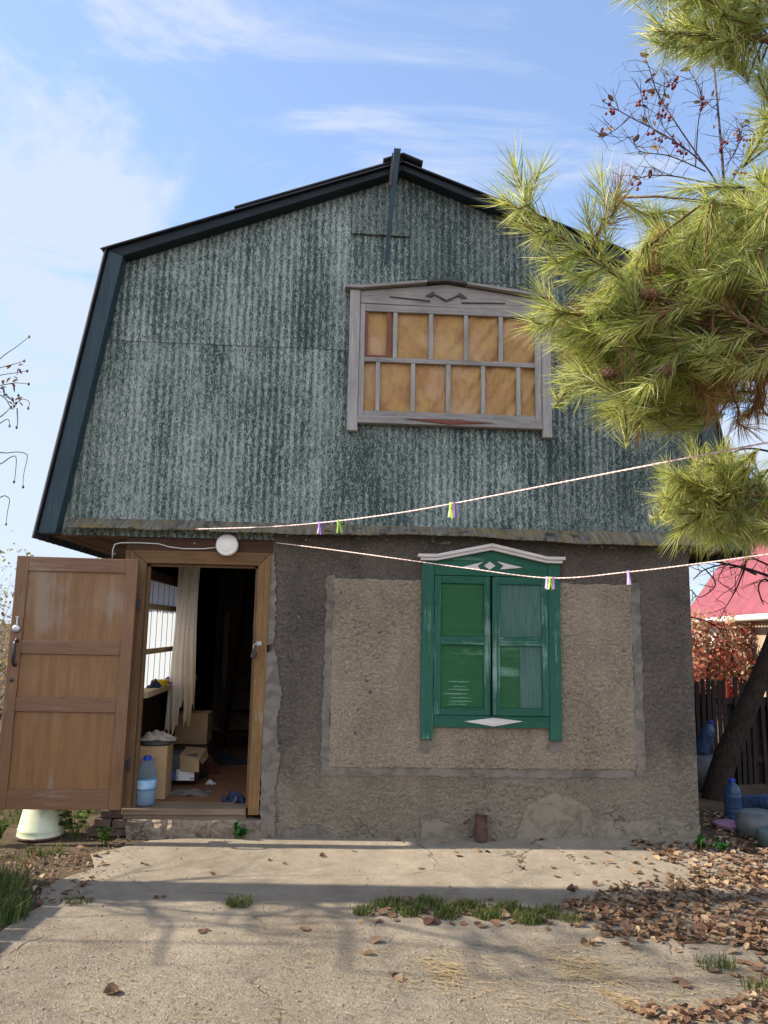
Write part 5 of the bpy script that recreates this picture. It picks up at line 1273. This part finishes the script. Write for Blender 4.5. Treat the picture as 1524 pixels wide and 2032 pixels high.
# low twigs in front of the far roof
for pts, r0 in (([(1545, 1150), (1480, 1128), (1420, 1115), (1372, 1112)], 0.014), ([(1500, 1140), (1450, 1120), (1400, 1130), (1376, 1150)], 0.009), ([(1545, 1130), (1500, 1110), (1440, 1080), (1390, 1085)], 0.009), ([(1480, 1120), (1465, 1160), (1452, 1185), (1440, 1205)], 0.007), ([(1500, 1100), (1480, 1115), (1460, 1160)], 0.006), ([(1545, 1180), (1520, 1150), (1505, 1165), (1515, 1200)], 0.009), ([(1372, 1225), (1400, 1232), (1430, 1248), (1458, 1250)], 0.006), ([(1400, 1130), (1420, 1160), (1390, 1185), (1372, 1170)], 0.005), ([(1545, 900), (1490, 890), (1450, 900), (1420, 930)], 0.010), ([(1545, 850), (1500, 800), (1470, 790)], 0.010)):
    q = smooth_line([P(x, y, 7.0 + jit(0.1)) for x, y in pts], 6); m.tube(q, [r0 * (1 - 0.75 * i / len(q)) + 0.0015 for i in range(len(q))], 6)
    for k in range(7): grow(m, q[r3.randrange(4, len(q))], Vector((r3.uniform(-1, .2), r3.uniform(-.5, .5), r3.uniform(-.6, .8))).normalized(), r3.uniform(0.1, 0.3), 0.004, 1, r3, 0.0, None, (1, 2))
m.build('branch', M['bark'], ca)
M['berry'] = plain('dark_red_fruit', (0.14, 0.015, 0.026), 0.35, 0.35, 12)
bm = MB(); bm.lathe([(0.003, -0.016), (0.012, -0.012), (0.0165, 0.0), (0.012, 0.012), (0.004, 0.015)], (0, 0, 0), 8)
b0 = bm.build('crabapple', M['berry'], None, smooth=True); b0.parent = ca; first = True
lf = MB(); cnt = 0
while cnt < 98:
    q = r3.choice(stems); s = q[r3.randrange(len(q) // 3, len(q))]; cen = s + Vector((r3.uniform(-.03, .03), r3.uniform(-.03, .03), r3.uniform(-.07, -.01)))
    for k in range(r3.randint(2, 5)):
        if cnt >= 98: break
        o = b0 if first else b0.copy()
        if not first: COL.objects.link(o); o.parent = ca
        first = False; cnt += 1; sc_ = r3.uniform(0.8, 1.15)
        o.location = cen + Vector((r3.uniform(-.045, .045), r3.uniform(-.04, .04), r3.uniform(-.04, .04))) - ca.location; o.scale = (sc_,) * 3
for _ in range(52):
    q = r3.choice(stems); s = q[r3.randrange(len(q) // 2, len(q))]; leaf_geo(lf, s + Vector((r3.uniform(-.05, .05), 0, r3.uniform(-.06, .06))), r3.uniform(0.06, 0.10), r3.uniform(0, 6), jit(1.3), jit(1.3), r3, wf=0.26, curl=1.0)
lf.build('foliage', M['litter'], ca, smooth=True)

# ------------------------------------------------------------------ picket fence beside the house
M['oldpicket'] = wood('blackened_picket_wood', (0.014, 0.011, 0.010), (0.045, 0.035, 0.03), 'z', 0.9, None, 0, 0.1)
t = thing('picket_fence', 'dark weathered picket fence beyond the house corner', 'fence', (4.2, 2.3, 0))
for i in range(58):
    x = 2.62 + 0.062 * i; h = 1.10 + jit(0.035); a = jit(0.012)
    if i in (22, 27): continue
    m = MB(); m.prism([(x, -0.02), (x + 0.042, -0.02), (x + 0.042 + a, h), (x + 0.021 + a, h + 0.03), (x + a, h)], 2.28, 2.298); m.build('picket', M['oldpicket'], t)
m = MB(); m.box(2.6, 6.25, 2.299, 2.34, 0.84, 0.91).box(2.6, 6.25, 2.299, 2.34, 0.22, 0.29); m.build('rail', M['oldpicket'], t)
m = MB()
for i in range(24):
    x = 2.62 + 0.15 * i
    if i == 8: continue
    m.box(x, x + 0.146, 2.342, 2.36, -0.02, 0.93 + jit(0.05))
m.build('backing_board', M['oldpicket'], t)

# ------------------------------------------------------------------ neighbour's house, red fence, creeper
nh = thing('neighbour_house', 'house with a pink corrugated metal roof and white gutter beyond the fence', 'house', (8.7, 13.7, 0))
E1, E2 = Vector((8.75, 14.0, 1.98)), Vector((6.9, 6.3, 1.98))
ud = (E2 - E1).normalized(); vd = Vector((-ud.y, ud.x, 0)); vd = vd if vd.x > 0 else -vd
M['pinkroof'] = plain('pink_painted_metal', (0.20, 0.046, 0.064), 0.7, 0.2, 3)
m = MB(); vs, fs = [], []; n = 200; LN = (E2 - E1).length
for i in range(n + 1):
    s = LN * i / n; o = 0.022 * math.sin(s * 2 * math.pi / 0.19)
    for w_ in (0, 1):
        q = E1 + ud * s + (vd * 2.6 + Vector((0, 0, 3.7))) * w_ + Vector((0, 0, o)); vs.append(q)
for i in range(n): fs.append((2 * i, 2 * i + 2, 2 * i + 3, 2 * i + 1))
m.add(vs, fs); m.build('roof', M['pinkroof'], nh)
m = MB(); o2 = vd * 5.2
vs = [E1 + vd * 2.6 + Vector((0, 0, 3.7)), E2 + vd * 2.6 + Vector((0, 0, 3.7)), E2 + o2, E1 + o2]; m.add(vs, [(0, 1, 2, 3)]); m.build('roof', M['pinkroof'], nh)
M['neighwall'] = plain('tan_house_wall', (0.32, 0.24, 0.17), 0.9, 0.2, 3); M['whitep'] = plain('white_gutter', (0.75, 0.72, 0.68), 0.5, 0.05)
ins = vd * 0.25
A0, A1 = E1 + ins + ud * 0.2, E2 + ins - ud * 0.2; B0, B1 = A0 + vd * 4.7, A1 + vd * 4.7
def zq(p, z): return (p.x, p.y, z)
m = MB(); m.add([zq(A0, -.05), zq(A1, -.05), zq(B1, -.05), zq(B0, -.05), zq(A0, 2.2), zq(A1, 2.2), zq(B1, 2.2), zq(B0, 2.2)], [(0, 1, 5, 4), (1, 2, 6, 5), (2, 3, 7, 6), (3, 0, 4, 7)])
for a_, b_ in ((A0, B0), (A1, B1)):
    mdp = (a_ + b_) / 2; m.add([zq(a_, 2.2), zq(b_, 2.2), zq(mdp, 5.55)], [(0, 1, 2)])
m.build('wall', M['neighwall'], nh)
m = MB(); m.tube([E1 + Vector((-.06, 0, -.05)), E2 + Vector((-.06, 0, -.05))], 0.06, 8); m.build('gutter', M['whitep'], nh, smooth=True)
m = MB(); wc = A0 + ud * 2.2 - vd * 0.02; 
for k in (0,):
    a_, b_ = wc, wc + ud * 0.8; m.add([zq(a_ - vd * .05, 1.0), zq(b_ - vd * .05, 1.0), zq(b_ - vd * .05, 1.75), zq(a_ - vd * .05, 1.75), zq(a_, 1.0), zq(b_, 1.0), zq(b_, 1.75), zq(a_, 1.75)], [(0, 1, 2, 3), (0, 4, 5, 1), (3, 2, 6, 7), (0, 3, 7, 4), (1, 5, 6, 2)])
m.build('window', M['whitep'], nh)
M['redsheet'] = plain('red_metal_sheet', (0.42, 0.045, 0.045), 0.6, 0.15, 3)
m = MB(); vs, fs = [], []; F0, F1 = Vector((4.0, 9.6, 0)), Vector((8.2, 9.2, 0))
for i in range(121):
    q = F0.lerp(F1, i / 120); q = q + Vector((0, 0.018 * (1 if (i // 2) % 2 else -1), 0)); vs += [(q.x, q.y, -0.02), (q.x, q.y, 1.28)]
for i in range(120): fs.append((2 * i, 2 * i + 2, 2 * i + 3, 2 * i + 1))
m.add(vs, fs); tag(m.build('metal_fence', M['redsheet']), 'red corrugated metal fence in front of the pink roofed house', 'fence')
M['redleaf'] = leafmat('red_creeper_leaf', [(0.50, 0.07, 0.05), (0.62, 0.22, 0.13), (0.74, 0.52, 0.36), (0.40, 0.05, 0.05), (0.70, 0.38, 0.26), (0.3, 0.26, 0.09), (0.76, 0.60, 0.46)], True, 0.4)
t = thing('creeper_bush', 'bush of red and straw coloured autumn leaves on the red fence', 'bush', (7.1, 8.6, 0))
lm, sm = MB(), MB()
for _ in range(26):
    x = r3.uniform(6.2, 8.0); sm.tube([(x, 8.7, 0), (x + jit(.2), 8.7 + jit(.2), 0.9), (x + jit(.4), 8.6 + jit(.3), 1.7)], [0.02, 0.014, 0.006], 5)
cl = [(r3.uniform(6.25, 8.1), r3.uniform(8.2, 8.8), r3.uniform(0.5, 1.85)) for _ in range(75)] + [(r3.uniform(5.7, 6.4), r3.uniform(8.5, 8.8), r3.uniform(0.7, 1.25)) for _ in range(10)]
for cx_, cy_, cz_ in cl:
    for _ in range(45):
        leaf_geo(lm, (cx_ + r3.gauss(0, .13), cy_ + r3.gauss(0, .12), max(0.03, cz_ + r3.gauss(0, .12))), r3.uniform(0.05, 0.10), r3.uniform(0, 6), jit(1.3), jit(1.3), r3, wf=0.4, curl=0.5)
sm.build('stem', M['twig'], t); lm.build('foliage', M['redleaf'], t, smooth=True)

# ------------------------------------------------------------------ bare shrubs left of the door
M['yleaf'] = leafmat('yellow_grey_leaf', [(0.3, 0.25, 0.12), (0.45, 0.36, 0.06), (0.25, 0.2, 0.15), (0.33, 0.3, 0.22)], True, 0.35)
def shrub(c, h, n, label, seed, leaves):
    q = random.Random(seed); t = thing('bare_shrub', label, 'shrub', c); sm, lm = MB(), MB(); tips = []
    for _ in range(n):
        a = q.uniform(0, 6.28); s = Vector((c[0] + math.cos(a) * 0.3 * q.random(), c[1] + math.sin(a) * 0.3, -0.02))
        grow(sm, s, Vector((math.cos(a) * 0.45, math.sin(a) * 0.45, 1)).normalized(), h * q.uniform(0.35, 0.5), 0.013, 3, q, 0.0, tips)
    for p, d in tips:
        for _ in range(leaves): leaf_geo(lm, p + Vector((q.gauss(0, .06), q.gauss(0, .06), q.gauss(0, .06))), q.uniform(0.03, 0.06), q.uniform(0, 6), jit(1.2), jit(1.2), q, wf=0.3, curl=0.8)
    sm.build('branch', M['twig'], t); lm.build('foliage', M['yleaf'], t, smooth=True)
shrub((-4.35, 2.8, 0), 2.4, 26, 'grey twiggy shrub with a few yellow leaves left of the open door', 31, 6)
shrub((-5.3, 4.4, 0), 2.7, 14, 'taller bare shrub behind the twiggy one left of the door', 33, 5)
